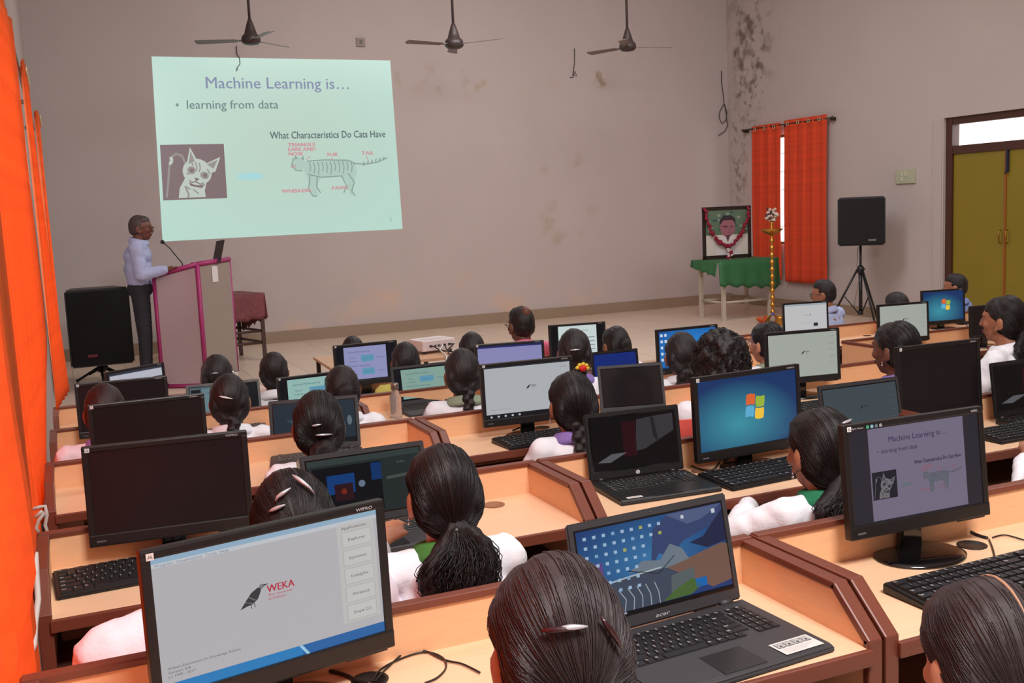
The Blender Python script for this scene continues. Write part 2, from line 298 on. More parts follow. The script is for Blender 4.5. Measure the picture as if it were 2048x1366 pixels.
def content(p, kind):
    if kind == 'weka_big':
        g = screen((174, 172, 176)); p.rect(0, 0, 1, 1, g, 0); p.rect(0, .955, 1, 1, screen((140, 168, 190)), 1)
        p.rect(0, .925, 1, .955, screen((186, 190, 196)), 1); p.text('Program  Visualization  Tools  Help', .02, .93, .018, screen((120, 126, 134)), width=.30)
        bird(p, .405, .555, .108, screen((58, 58, 60)), screen((120, 120, 122)), screen((178, 52, 70)))
        p.rect(.80, .15, .98, .935, screen((184, 182, 180)), 1); d = screen((92, 90, 92)); p.text('Applications', .82, .89, .022, d, width=.12)
        for i, t in enumerate(('Explorer', 'Experimenter', 'KnowledgeFlow', 'Workbench', 'Simple CLI')):
            v = .745-i*.145; p.rect(.82, v, .965, v+.125, screen((170, 170, 170)), 2); p.rect(.824, v+.006, .961, v+.12, screen((190, 188, 186)), 3); p.text(t, .85, v+.05, .024, d, width=.085, layer=4)
        p.text('Waikato Environment for Knowledge Analysis', .03, .185, .018, d, width=.30); p.text('Version 3.8', .03, .155, .018, d, width=.09); p.text('(c) 1999 - 2017', .03, .125, .018, d, width=.11)
        p.rect(0, 0, 1, .085, screen((38, 120, 180)), 1); p.poly([(.60, 0), (.60, .085), (1, .085), (1, 0)], screen((36, 96, 158)), 2); p.poly([(.585, .085), (.60, .085), (.635, .0), (.62, .0)], screen((150, 196, 220)), 3)
    elif kind in ('weka', 'weka_plain', 'weka_dim'):
        g = screen({'weka': (168, 172, 176), 'weka_plain': (158, 164, 156), 'weka_dim': (62, 72, 78)}[kind]); p.rect(0, 0, 1, 1, g, 0)
        dk = screen((48, 52, 54)) if kind != 'weka_dim' else screen((36, 42, 46)); bird(p, .5, .56, .055, dk, screen((84, 88, 88)) if kind != 'weka_dim' else screen((50, 58, 62)), dk)
        d = screen((130, 136, 138)) if kind != 'weka_dim' else screen((74, 84, 90))
        for i in range(5): p.line([(.88, .88-i*.15), (.96, .88-i*.15)], .012, d)
        p.text('Waikato Environment', .06, .17, .02, d, width=.22)
        if kind == 'weka':
            p.rect(0, 0, 1, .09, screen((24, 26, 30)), 1)
            for i in range(5): p.ell(.06+i*.08, .045, .014, .02, screen((170, 176, 182)), 2)
            p.rect(0, .965, 1, 1, screen((40, 44, 48)), 1)
    elif kind == 'win7':
        p.rect(0, 0, 1, 1, gradient_screen('win_wallpaper', (56, 142, 160), (20, 50, 98), .40, .34, .62), 0); winlogo(p, .56, .54, .17)
        for q_ in range(3): p.line([(.7, .02+.03*q_), (.85, .10+.02*q_), (1, .06+.05*q_)], .004, screen((48, 110, 136)), 2)
    elif kind == 'blue_desktop':
        p.rect(0, 0, 1, 1, gradient_screen('blue_wallpaper', (44, 140, 214), (18, 74, 150), .6, .4, .9), 0); w_ = screen((200, 214, 226))
        for i in range(2):
            for j in range(5): p.rect(.03+i*.07, .86-j*.16, .07+i*.07, .93-j*.16, w_, 1)
        p.rect(0, 0, 1, .05, screen((20, 50, 90)), 1)
    elif kind == 'blue': p.rect(0, 0, 1, 1, screen((24, 42, 112)), 0)
    elif kind == 'lavender':
        p.rect(0, 0, 1, 1, screen((134, 132, 178)), 0); p.rect(0, .94, 1, 1, screen((40, 44, 96)), 1); p.text('x', .92, .84, .05, screen((92, 96, 130)))
    elif kind == 'doc':
        p.rect(0, 0, 1, 1, screen((16, 16, 18)), 0); p.rect(.14, 0, .86, 1, screen((196, 208, 208)), 1); d = screen((108, 116, 120)); p.text('Machine Learning', .36, .82, .05, d, width=.34)
        for i in range(4): p.line([(.55, .62-i*.12), (.82, .62-i*.12)], .02, d)
    elif kind == 'google':
        p.rect(0, 0, 1, 1, screen((186, 186, 188)), 0); p.rect(0, .93, 1, 1, screen((150, 160, 168)), 1); p.text('Google', .42, .56, .05, screen((140, 142, 146)), width=.14); p.ell(.60, .58, .02, .035, screen((136, 140, 146)), 2)
        p.rect(.68, .16, .78, .28, screen((36, 36, 42)), 1); p.line([(.28, .30), (.64, .30)], .008, screen((150, 150, 152)))
    elif kind in ('ml_lav', 'ml_teal', 'ml_lap'):
        p.rect(0, 0, 1, 1, screen((20, 20, 26)), 0); c = {'ml_lav': (140, 142, 184), 'ml_teal': (142, 178, 172), 'ml_lap': (128, 158, 148)}[kind]
        ml_content(p, screen(c), .12, .97) if kind != 'ml_lav' else ml_content(p, screen(c), .13, .84)
    elif kind == 'slide':
        p.rect(0, 0, 1, 1, screen((44, 40, 48)), 0); p.rect(.145, .02, .875, .985, screen((112, 104, 124)), 1); slide_content(Pic2(p, .145, .73), KM)
    elif kind == 'page_top':
        p.rect(0, 0, 1, 1, screen((50, 54, 66)), 0); p.rect(.02, .72, .98, .93, screen((176, 178, 190)), 1); p.rect(.22, .1, .72, .72, screen((150, 154, 162)), 2)
    elif kind == 'teal_lap':
        p.rect(0, 0, 1, 1, screen((74, 92, 98)), 0); p.rect(.02, .80, .16, .93, screen((16, 20, 24)), 1); p.rect(.18, .08, .78, .95, screen((96, 120, 128)), 1); p.rect(.83, .0, 1, 1, screen((18, 20, 24)), 1)
        p.text('Machine Learning', .26, .78, .06, screen((60, 78, 88)), width=.44)
    elif kind == 'dark_lap':
        p.rect(0, 0, 1, 1, screen((34, 46, 56)), 0); p.poly([(.15, .62), (.42, .56), (.30, .38)], screen((54, 68, 78)), 1); p.rect(0, 0, 1, .10, screen((20, 24, 28)), 1)
        p.ell(.93, .5, .03, .12, screen((92, 104, 112)), 2)
    elif kind == 'player':
        p.rect(0, 0, 1, 1, screen((34, 42, 42)), 0); p.rect(0, .90, 1, 1, screen((48, 58, 58)), 1); p.rect(.04, .03, .64, .86, screen((12, 14, 20)), 1)
        p.rect(.16, .40, .40, .72, screen((14, 56, 112)), 2); p.rect(.22, .28, .38, .56, screen((40, 18, 24)), 3); p.rect(.55, .55, .64, .84, screen((12, 48, 96)), 2)
        p.ell(.30, .43, .025, .05, screen((108, 36, 24)), 4); p.ell(.46, .52, .03, .06, screen((96, 110, 130)), 3); p.line([(.68, .55), (1, .58)], .05, screen((66, 74, 70)), 2)
        p.text('Video', .78, .78, .04, screen((84, 92, 92)), width=.08)
    elif kind == 'hp_dark':  # room reflections drawn as dim glowing shapes on the dark panel
        p.rect(0, 0, 1, 1, screen((16, 12, 13)), 0); p.rect(.36, .22, .52, .88, screen((42, 12, 18)), 1); p.poly([(.50, .30), (.54, .90), (.72, .93), (.97, .95), (.97, .62), (.80, .48), (.62, .33)], screen((54, 52, 56)), 1)
        p.poly([(.70, .92), (.72, .55), (.78, .40), (.74, .92)], screen((34, 32, 36)), 2); p.poly([(.05, .16), (.22, .30), (.40, .30), (.20, .14)], screen((84, 84, 90)), 2)
    elif kind == 'desktop':
        p.rect(0, 0, 1, 1, gradient_screen('laptop_wallpaper', (52, 108, 156), (24, 56, 108), .45, .55, .6), 0)
        p.poly([(.45, .40), (.52, .58), (.60, .52), (.70, .66), (.86, .74), (1, .78), (1, 1), (.62, 1), (.50, .86)], screen((54, 66, 104)), 1)
        p.poly([(.74, .62), (.84, .66), (1, .93), (1, .56), (.86, .52)], screen((36, 40, 68)), 2); p.poly([(.60, .99), (.74, .84), (.84, .86), (1, .99)], screen((78, 90, 124)), 2)
        p.poly([(.0, .0), (.0, .30), (.24, .38), (.44, .44), (.56, .40), (.70, .30), (.62, 0)], screen((62, 70, 86)), 2)
        p.poly([(.30, .44), (.40, .54), (.52, .50), (.60, .66), (.68, .58), (.72, .44), (.56, .40)], screen((104, 116, 128)), 3)
        p.poly([(.56, .40), (.96, .54), (1, .52), (1, .10), (.86, .06)], screen((112, 84, 74)), 3); p.poly([(.58, .30), (.74, .34), (.74, .08), (.56, .05)], screen((84, 92, 96)), 4)
        p.poly([(.5, .04), (.6, .14), (.72, .22), (.78, .12), (.70, .04)], screen((70, 96, 50)), 5); p.rect(.74, .10, .82, .20, screen((24, 96, 166)), 5)
        for i in range(5): p.line([(.22+i*.06, .28), (.26+i*.055, .16), (.24+i*.06, .02)], .012, screen((150, 156, 164)), 4)
        p.line([(.05, .36), (.30, .40), (.52, .42)], .018, screen((160, 170, 176)), 4); p.line([(.30, .46), (.5, .36), (.62, .52)], .01, screen((36, 40, 46)), 4)
        cols = [(150, 176, 200), (128, 160, 190), (176, 70, 74), (160, 160, 84), (120, 156, 190)]
        for i in range(9):
            for j in range(7):
                if i > 5 and j > 3: continue
                if i > 6 and j > 1: continue
                p.rect(.037+i*.062, .895-j*.105, .058+i*.062, .93-j*.105, screen(cols[(i*3+j*2+(i*j) % 3) % 5 if (i+j) % 3 == 0 else 0]), 6)
        p.rect(0, 0, .14, .62, screen((96, 62, 128)), 1); p.rect(0, 0, 1, .035, screen((16, 18, 24)), 7)
        for i in range(6): p.rect(.03+i*.04, .008, .05+i*.04, .028, screen((150, 160, 176)), 8)
        p.rect(.92, .90, .945, .95, screen((190, 196, 206)), 6); p.rect(.70, .91, .72, .95, screen((190, 196, 206)), 6)
class Pic2(Pic):
    def __init__(s, p, u0, w): s.b = p.b; s.mats = p.mats; s.asp = p.asp*w; s.f = lambda u, v, l: p.f(u0+u*w, .02+v*.965, l+1)
# ------------------------------------------------------------------ rows of desks
TZ = [0, .775, .705, .625, .535, .445, .36]                 # table top height of each row (the hall steps down)
YB = [0, 1.93, 3.12, 4.45, 5.70, 7.00, 8.20]                # back of each row of desks
FZ = [0, .025, -.045, -.125, -.215, -.305, -.39]
STG = -.05                                                   # stage floor
XL, XR, YW, YN, ZC = -.2, 10.25, 14.5, -3.2, 5.35
# ------------------------------------------------------------------ room shell
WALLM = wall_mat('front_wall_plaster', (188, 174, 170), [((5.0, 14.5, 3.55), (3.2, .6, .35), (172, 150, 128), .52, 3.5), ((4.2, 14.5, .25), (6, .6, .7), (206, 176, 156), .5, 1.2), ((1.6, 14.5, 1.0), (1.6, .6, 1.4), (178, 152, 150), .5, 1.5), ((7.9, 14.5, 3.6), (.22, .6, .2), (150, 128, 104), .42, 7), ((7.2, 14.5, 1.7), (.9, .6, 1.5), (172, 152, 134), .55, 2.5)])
WALLR = wall_mat('right_wall_plaster', (188, 175, 171), [((10.2, 13.9, 4.1), (.5, .95, 1.5), (122, 108, 100), .47, 5), ((10.2, 13.9, 3.6), (.5, .6, 1.6), (100, 88, 80), .55, 11), ((10.2, 14.2, 2.4), (.5, .38, 1.6), (146, 128, 118), .5, 9), ((10.2, 12.3, 4.9), (.5, 2.2, .4), (128, 112, 106), .48, 5)])
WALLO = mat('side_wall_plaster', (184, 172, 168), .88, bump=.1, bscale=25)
def struct(o): o['kind'] = 'structure'; return o
tile = mat('floor_tile', (196, 172, 150), .28, var=.07, vscale=1.5); nt = tile.node_tree; bk = nt.nodes.new('ShaderNodeTexBrick')
bk.offset = 0; bk.inputs['Scale'].default_value = 1; bk.inputs['Brick Width'].default_value = .6; bk.inputs['Row Height'].default_value = .6; bk.inputs['Mortar Size'].default_value = .004
bk.inputs['Color1'].default_value = (*lin((222, 198, 178)), 1); bk.inputs['Color2'].default_value = (*lin((216, 192, 171)), 1); bk.inputs['Mortar'].default_value = (*lin((168, 146, 130)), 1)
nt.links.new(nt.nodes['Texture Coordinate'].outputs['Object'], bk.inputs[0]); nt.links.new(bk.outputs[0], nt.nodes['Principled BSDF'].inputs['Base Color'])
pr = [(YN, -.7), (YN, FZ[1])]
for k in range(1, 5): pr += [(YB[k]+.02, FZ[k]), (YB[k]+.02, FZ[k+1])]
pr += [(YB[5]+.02, FZ[5]), (YB[5]+.02, FZ[6]), (9.75, FZ[6]), (9.75, STG), (YW, STG), (YW, -.7)]
struct(MB().prism(pr, 'x', XL, XR, 0).build('floor', tile))
struct(MB().box(XL-.25, XR+.25, YN-.25, YW+.25, ZC, ZC+.2).build('ceiling', mat('ceiling_plaster', (214, 206, 200), .9)))
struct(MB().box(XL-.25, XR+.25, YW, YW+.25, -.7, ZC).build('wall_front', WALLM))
struct(MB().box(XL-.25, XR+.25, YN-.25, YN, -.7, ZC).build('wall_rear', WALLO))
def wall_side(name, x0, x1, ops, m_):
    b = MB(); y = YN
    for a, c, z0, z1 in ops:
        b.box(x0, x1, y, a, -.7, ZC); b.box(x0, x1, a, c, -.7, z0); b.box(x0, x1, a, c, z1, ZC); y = c
    b.box(x0, x1, y, YW, -.7, ZC); struct(b.build(name, m_))
LW = [(-2.6, -.7, .95, 2.5), (.8, 2.45, .45, 2.55), (3.5, 5.1, .6, 2.5), (6.6, 7.6, .6, 2.55), (9.6, 10.5, .6, 2.55)]  # first opening is unseen, added behind the camera to let daylight in
wall_side('wall_left', XL-.25, XL, LW, WALLO)
yr0, yr1 = onX(1560, 300, XR).y-.75, onX(1560, 300, XR).y+.62
D0 = onX(1886, 400, XR).y; DM = onX(2003, 400, XR).y; D1 = D0-2*(D0-DM)
zw0, zw1 = .93, 2.62; zd0, zd1 = 2.55, 2.2
wall_side('wall_right', XR, XR+.25, [(D1, D0, STG, zd0), (yr0, yr1, zw0, zw1)], WALLR)
SKT = mat('skirting_tile', (150, 128, 108), .4, var=.06)
struct(MB().box(XL, XR, YW-.02, YW, STG, STG+.16).build('baseboard_front', SKT))
struct(MB().box(XR-.02, XR, D0+.12, YW-.02, STG, STG+.14).build('baseboard_right', SKT))
GRW = mat('painted_steel_window', (96, 88, 60), .5); WALM = mat('dark_brown_door_frame', (72, 38, 28), .45)
GLS = mat('frosted_pane', (245, 248, 250), .3, em=.9, emrgb=(255, 255, 255))
def window(n, x, y0, y1, z0, z1, bars=5, nm='window'):
    b = MB(); s = .045
    for a, c, d, e in ((y0, y1, z0, z0+s), (y0, y1, z1-s, z1), (y0, y0+s, z0, z1), (y1-s, y1, z0, z1), ((y0+y1)/2-s/2, (y0+y1)/2+s/2, z0, z1)): b.box(x-.03, x+.03, a, c, d, e)
    o = struct(b.build('%s_%d' % (nm, n), GRW)); g = MB()
    for i in range(1, bars+1): z = z0+(z1-z0)*i/(bars+1); g.tube([(x+.04, y0, z), (x+.04, y1, z)], .006, 6)
    g.build('grille', GRW, o); return o
for i, (a, c, d, e) in enumerate(LW): window(i+1, XL-.15, a, c, d, e)
window(6, XR+.12, yr0, yr1, zw0, zw1, 5)
# door in the right wall
b = MB(); fw_ = .1
b.box(XR+.04, XR+.16, D0-fw_, D0, STG, zd0); b.box(XR+.04, XR+.16, D1, D1+fw_, STG, zd0); b.box(XR+.045, XR+.155, D1+fw_, D0-fw_, zd0-.09, zd0-.001); b.box(XR+.045, XR+.155, D1+fw_, D0-fw_, zd1-.10, zd1)
door = struct(b.build('door_1', WALM))
OLV = mat('olive_green_paint', (134, 116, 30), .42, var=.12, vscale=1.5)
for i, (a, c) in enumerate(((DM+.004, D0-fw_), (D1+fw_, DM-.004))):
    l = MB().box(XR+.07, XR+.11, a, c, STG, zd1-.1, 0, .004).build('door_leaf', OLV, door)
    MB().tube([(XR+.05, (DM+.05 if i == 0 else DM-.05), 1.0), (XR+.02, (DM+.05 if i == 0 else DM-.05), 1.02), (XR+.02, (DM+.05 if i == 0 else DM-.05), 1.14), (XR+.05, (DM+.05 if i == 0 else DM-.05), 1.16)], .008, 8).build('door_handle', mat('brass', (176, 130, 60), .3, metal=1), l)
MB().box(XR+.055, XR+.07, DM-.012, DM+.012, STG, zd1-.1).build('meeting_strip', mat('orange_brown_wood', (150, 84, 30), .5), door)
MB().box(XR+.03, XR+.07, DM-.045, DM-.02, zd1-.36, zd1-.1, 0, .003).tube([(XR+.04, DM-.03, zd1-.36), (XR+.01, DM-.03, zd1-.37)], .012).build('tower_bolt', mat('blue_black_steel', (40, 36, 60), .4), door)
MB().box(XR+.09, XR+.10, D1+fw_, D0-fw_-.08, zd1, zd0-.09).build('transom_pane', mat('sky_glow_pane', (240, 244, 248), .4, em=1.0, emrgb=(255, 255, 255)), door)  # pane emits white, the sky's brightness put into its material
# wall-coloured strip added for the sunlit patch on the left door reveal
struct(MB().box(XR-.015, XR+.0, D0+.02, D0+.16, STG+.14, zd0-.02, 0, .004).build('sun_patch_strip_1', WALLO))
# ------------------------------------------------------------------ projected slide on the front wall
def q3(u, v, l):
    a = Vector((1.246, 0, 1.433)).lerp(Vector((4.567, 0, 1.442)), u); c = Vector((1.305, 0, 3.824)).lerp(Vector((4.523, 0, 3.824)), u); r = a.lerp(c, v)
    return (r.x, YW-.004-.0006*l, r.z)
sl = Pic(q3, 1.36); sl.rect(0, 0, 1, 1, gradient_screen('projected_slide_light', (186, 208, 194), (182, 216, 204), .5, .55, .8), 0); slide_content(sl, KS)
tag(sl.build('projected_slide'), 'pale green projected slide about machine learning and cats on the front wall', 'projected slide')
# ------------------------------------------------------------------ ceiling fans
FANM = mat('fan_brown_paint', (58, 46, 44), .4); FANB = mat('fan_blade_paint', (112, 98, 92), .4)
for i, ((x, y, z), a0, lb) in enumerate((((2.243, 12.53, 3.73), 160, 'brown ceiling fan above the projected slide, one blade pointing forward'), ((4.443, 11.7, 3.60), 192, 'brown ceiling fan in the middle of the three, right of the slide'), ((6.99, 12.07, 3.68), 235, 'brown ceiling fan nearest the mould-stained corner'))):
    t = thing('ceiling_fan', lb, 'ceiling fan', (x, y, z), math.radians(a0), 'ceiling fans before the front wall')
    MB().tube([(0, 0, .12), (0, 0, ZC-z)], .016, 10).build('down_rod', FANM, t)
    MB().lathe([(.07, 0), (.055, .05), (.02, .09)], (0, 0, ZC-z-.10)).build('canopy_cup', FANM, t)
    MB().lathe([(.02, .24), (.035, .2), (.06, .12), (.075, .07), (.10, .05), (.11, .02), (.11, -.02), (.08, -.045), (.03, -.055)]).build('motor_housing', FANM, t)
    for k in range(3):
        q = MB(); an = math.radians(120*k); T = Matrix.Rotation(an, 4, 'Z') @ Matrix.Rotation(math.radians(11), 4, 'X')
        q.box(.09, .20, -.02, .02, -.004, .004, T=T); q.prism([(.17, -.045), (.62, -.065), (.64, -.03), (.64, .04), (.61, .062), (.17, .045)], 'z', -.003, .003, T=T)
        q.build('blade', FANB, t)
# ------------------------------------------------------------------ curtains
ORL = cloth_trans('bright_orange_curtain_cloth', (255, 128, 62), .62); ORR = cloth_trans('deep_orange_curtain_cloth', (224, 72, 34), .06)
RODM = mat('curtain_rod_steel', (70, 60, 48), .35, metal=.6); RING = mat('pale_grommet', (214, 190, 150), .35, metal=.4)
def curtain(name, label, m_, x, y0, y1, z0, z1, side, folds, amp, prof=None, group=None, grom=0):
    """side=+1 room lies on the +x side. prof(t,h)->extra x, extra y ; t along the cloth, h 0 bottom..1 top"""
    n, k = folds*14, 30; vs = []; fs = []
    for i in range(n+1):
        t = i/n
        for j in range(k+1):
            h = j/k; ph = t*folds*2*math.pi; a = amp*(.75+.5*noise.noise(Vector((t*3, h*1.5, y0))))
            ex, ey = prof(t, h) if prof else (0, 0)
            vs.append((x+side*(a*math.sin(ph)+a*.35*math.sin(2.3*ph+3*h)+ex), y0+(y1-y0)*t+ey+.012*math.sin(4*h+ph), z0+(z1-z0)*h))
    for i in range(n):
        for j in range(k): q = i*(k+1)+j; fs.append((q, q+1, q+k+2, q+k+1))
    o = MB().add(vs, fs, 0, None, True).build(name, m_); md = o.modifiers.new('s', 'SOLIDIFY'); md.thickness = .003
    tag(o, label, 'curtain', group)
    if grom:
        for i in range(grom):
            t = (i+.5)/grom; c = Vector((x+side*.03, y0+(y1-y0)*t, z1-.055)); pts = [c+Vector((0, .026*math.cos(a_*math.pi/6), .026*math.sin(a_*math.pi/6))) for a_ in range(13)]
            MB().tube(pts, .006, 6, cap=False).build('grommet', RING, o)
    return o
xr = XR-.09
def cy(px, py): return onX(px, py, xr).y
G1 = 'deep orange curtains at the window right of the front corner'
zt = onX(1575, 247, xr).z+.03
curtain('curtain', 'deep orange curtain, left half of the pair behind the brass lamp', ORR, xr, cy(1561, 300), cy(1504, 300), onX(1545, 558, xr).z, zt, -1, 3, .013, group=None, grom=3)
curtain('curtain', 'deep orange curtain, right half of the pair nearer the speaker on tripod', ORR, xr, cy(1653, 300), cy(1568, 300), onX(1610, 566, xr).z, zt+.02, -1, 4, .013, grom=4)
r0, r1 = onX(1486, 260, xr), onX(1664, 238, xr); rz = onX(1575, 248, xr).z
o = MB().tube([(xr, r1.y, rz), (xr, r0.y, rz)], .012, 10).ball((xr, r1.y-.01, rz), .022).ball((xr, r0.y+.01, rz), .022).build('curtain_rod', RODM); tag(o, 'dark steel curtain rod on the right wall carrying two orange curtains', 'curtain rod')
for y in (r1.y+.03, (r0.y+r1.y)/2, r0.y-.03): MB().box(xr-.01, XR, y-.01, y+.01, rz-.04, rz+.01).build('bracket', RODM, o)
curtain('curtain', 'bright orange curtain filling the left edge, nearest to the front desks', ORL, -.150, .5, 2.64, .35, 2.62, 1, 10, .012, lambda t, h: (.012*math.sin(t*9)+(.018*math.exp(-((h-.27)/.12)**2) if h > .24 else 0), 0))
curtain('curtain', 'bright orange ribbed curtain behind the nearest one, beside the black switched-off monitors', ORL, -.163, 2.66, 5.2, .57, 2.56, 1, 14, .011, lambda t, h: ((.05-.012*t)*math.exp(-((h-.30)/.25)**2) if False else .066*min(1, h*3.5)*max(0, (t-.55))/.45*(1-.35*abs(h-.4)), 0), grom=5)
curtain('curtain', 'bright orange curtain hanging free with billowing hem left of the black speaker', ORL, -.12, 6.7, 7.55, .58, 2.63, 1, 5, .016, lambda t, h: (.075*(1-h)**1.6*t+.01, 0), grom=4)
curtain('curtain', 'orange curtain farthest along the left wall, mostly behind the others', ORL, -.09, 9.6, 10.4, .6, 2.64, 1, 4, .02, grom=4)
o = MB().tube([(-.13, .7, 2.58), (-.13, 10.8, 2.58)], .01, 8).build('curtain_rod', RODM); tag(o, 'long steel curtain rod along the left wall above the orange curtains', 'curtain rod')
for y in (.8, 3.0, 5.6, 8.5, 10.6): MB().box(XL, -.125, y-.01, y+.01, 2.57, 2.60).build('bracket', RODM, o)
# ------------------------------------------------------------------ switch plates and loose wires
p0, p1 = onX(1794, 340, XR), onX(1832, 366, XR); ym = (p0.y+p1.y)/2; zm = (p0.z+p1.z)/2; hw = abs(p0.y-p1.y)/2; hh = abs(p0.z-p1.z)/2
t = MB().box(XR-.03, XR, ym-hw, ym+hw, zm-hh, zm+hh, 0, .006).build('switch_board', mat('pale_green_board', (176, 178, 150), .5)); tag(t, 'pale greenish switch board on the right wall beside the door', 'switch board')
for i, (a, c) in enumerate(((.3, .4), (.3, -.35), (-.1, .4))): MB().box(XR-.038, XR-.03, ym+hw*a-.02, ym+hw*a+.02, zm+hh*c-.03, zm+hh*c+.03, 0, .003).build('switch', mat('pale_switch', (196, 196, 172), .5), t)
p = onY(721, 85, YW); t = MB().box(p.x-.06, p.x+.06, YW-.03, YW, p.z-.06, p.z+.06, 0, .006).build('switch_box', mat('grey_box', (146, 132, 126), .6)); tag(t, 'small grey square box on the front wall above the slide', 'electrical box')
MB().box(p.x-.02, p.x+.02, YW-.036, YW-.03, p.z-.025, p.z+.03, 0, .002).build('knob', mat('grey_box_dark', (110, 98, 94), .6), t)
WIRE = mat('dark_wire', (70, 58, 54), .6)
def wire(pts, Y, r, label, m_=WIRE):
    P = [onY(a, b_, Y) for a, b_ in pts]; return tag(MB().tube(P, r, 6).build('loose_wire', m_), label, 'wire')
wire([(473, 92), (474, 108), (479, 116), (480, 128), (474, 136), (472, 143), (476, 138)], YW-.02, .006, 'short kinked wire hanging on the front wall over the slide top')
wire([(1149, 97), (1149, 125), (1146, 150), (1153, 152), (1150, 142), (1146, 154), (1140, 155)], YW-.02, .006, 'short dark wire stub on the front wall between two fans')
Pw = [(1443, 142), (1443, 165), (1446, 185), (1448, 207), (1440, 222), (1438, 235), (1444, 247), (1452, 240), (1454, 225), (1449, 208), (1453, 232), (1455, 252), (1450, 262), (1437, 271)]
wire(Pw, YW-.03, .007, 'long looped wire hanging in the stained front corner')
# ------------------------------------------------------------------ stage: podium, tables, speakers, portrait, lamp
MAG = mat('magenta_edge_tape', (164, 46, 108), .45); SLV = mat('silver_laminate', (176, 158, 162), .35, var=.08, vscale=2); GRL = mat('grey_laminate', (150, 136, 128), .4, var=.05, vscale=2)
P0, P1, P2, P3 = (.86, 11.33), (1.27, 11.08), (1.66, 11.5), (1.25, 11.75); zt_ = {P0: 1.13, P1: 1.235, P2: 1.255, P3: 1.15}
t = thing('lectern', 'silver lectern with magenta edging that the speaker stands behind', 'lectern', (1.26, 11.4, STG))
L_ = lambda p, z: (p[0]-1.26, p[1]-11.4, z-STG)
def panel(name, pa, pb, m_, off=0):
    vs = [L_(pa, STG), L_(pb, STG), L_(pb, zt_[pb]), L_(pa, zt_[pa])]; d = Vector((pb[1]-pa[1], pa[0]-pb[0], 0)).normalized()
    v2 = [tuple(Vector(v)-d*.02) for v in vs]
    return MB().add(vs+v2, [(0, 1, 2, 3), (7, 6, 5, 4), (0, 4, 5, 1), (1, 5, 6, 2), (2, 6, 7, 3), (3, 7, 4, 0)]).build(name, m_, t)
panel('side_panel', P0, P1, SLV); panel('front_panel', P1, P2, GRL); panel('side_panel', P2, P3, SLV)
def strip(pa, pb, za, zb, w_=.022):
    return MB().tube([L_(pa, za), L_(pb, zb)], w_, 4).build('edge_strip', MAG, t)
for pa, pb in ((P0, P1), (P1, P2)): strip(pa, pb, zt_[pa], zt_[pb], .026)
strip(P0, P0, STG, 1.13, .024); strip(P1, P1, STG, 1.235, .024); strip(P0, P1, STG+.02, STG+.02, .024); strip(P2, P2, STG, 1.255, .010)
MB().add([L_(P0, 1.13), L_(P1, 1.235), L_(P2, 1.255), L_(P3, 1.15), L_(P0, 1.10), L_(P1, 1.205), L_(P2, 1.225), L_(P3, 1.12)], [(0, 1, 2, 3), (7, 6, 5, 4), (0, 4, 5, 1), (1, 5, 6, 2), (2, 6, 7, 3), (3, 7, 4, 0)]).build('top_board', MAG, t)
pc = Vector((P1[0], P1[1], 0)).lerp(Vector((P2[0], P2[1], 0)), .5); dd = Vector((.68, -.73, 0)).normalized()*.005; ex = Vector((.039, .042, 0))*.9
c0 = pc+dd; MB().add([L_(c0-ex, 1.03), L_(c0+ex, 1.03), L_(c0+ex, 1.20), L_(c0-ex, 1.20)], [(0, 1, 2, 3)]).build('paper_sticker', mat('white_paper', (214, 206, 206), .7), t)
# microphone and laptop on the lectern
A = Vector((1.16, 11.35, 1.19)); Bm = onY(325, 484, 11.35)
t = tag(MB().tube([A, A+Vector((-.01, 0, .06)), A+Vector((-.06, 0, .13)), A.lerp(Bm, .65)+Vector((0, 0, .035)), Bm], .006, 8).build('gooseneck_microphone', BLK), 'black gooseneck microphone leaning toward the speaker', 'microphone')
MB().ball(Bm, (.022, .022, .022)).build('foam_windscreen', BLK, t); MB().lathe([(.05, 0), (.05, .012), (.02, .02)], A-Vector((0, 0, .005))).build('base', BLK, t)
t = thing('laptop', 'black laptop open on the lectern, its lid seen from the back', 'laptop', (1.40, 11.45, 1.225), math.radians(-42))
MB().box(-.17, .17, -.12, .12, 0, .02, 0, .004).build('base', BLK, t)
MB().prism([(.115, .015), (.125, .02), (.185, .235), (.175, .235)], 'x', -.17, .17, 0, .002).build('lid', mat('charcoal_lid', (44, 34, 32), .5), t)
t.rotation_euler = (0, math.radians(-3), math.radians(-84))
def pa_speaker(name, label, loc, rz, w_, h_, d_, badge, bcol):
    t = thing(name, label, 'loudspeaker', loc, rz)
    MB().prism([(-w_/2, -d_/2), (w_/2, -d_/2), (w_*.36, d_/2), (-w_*.36, d_/2)], 'z', 0, h_, 0, .02).build('cabinet', BLK, t)
    MB().box(-w_/2+.02, w_/2-.02, -d_/2-.018, -d_/2+.005, .02, h_-.02, 0, .012).build('grille', mat('speaker_grille', (16, 13, 14), .75, bump=.6, bscale=500), t)
    MB().box(badge[0]-.05, badge[0]+.05, -d_/2-.024, -d_/2-.016, badge[1]-.014, badge[1]+.014, 0, .003).build('badge', mat('badge_%d' % bcol[0], bcol, .4), t)
    return t
pa_speaker('loudspeaker', 'large black loudspeaker on a stand at the left, behind the lecturer', (.30, 12.25, .16), math.radians(4), .66, .84, .45, (-.10, .12), (120, 28, 48))
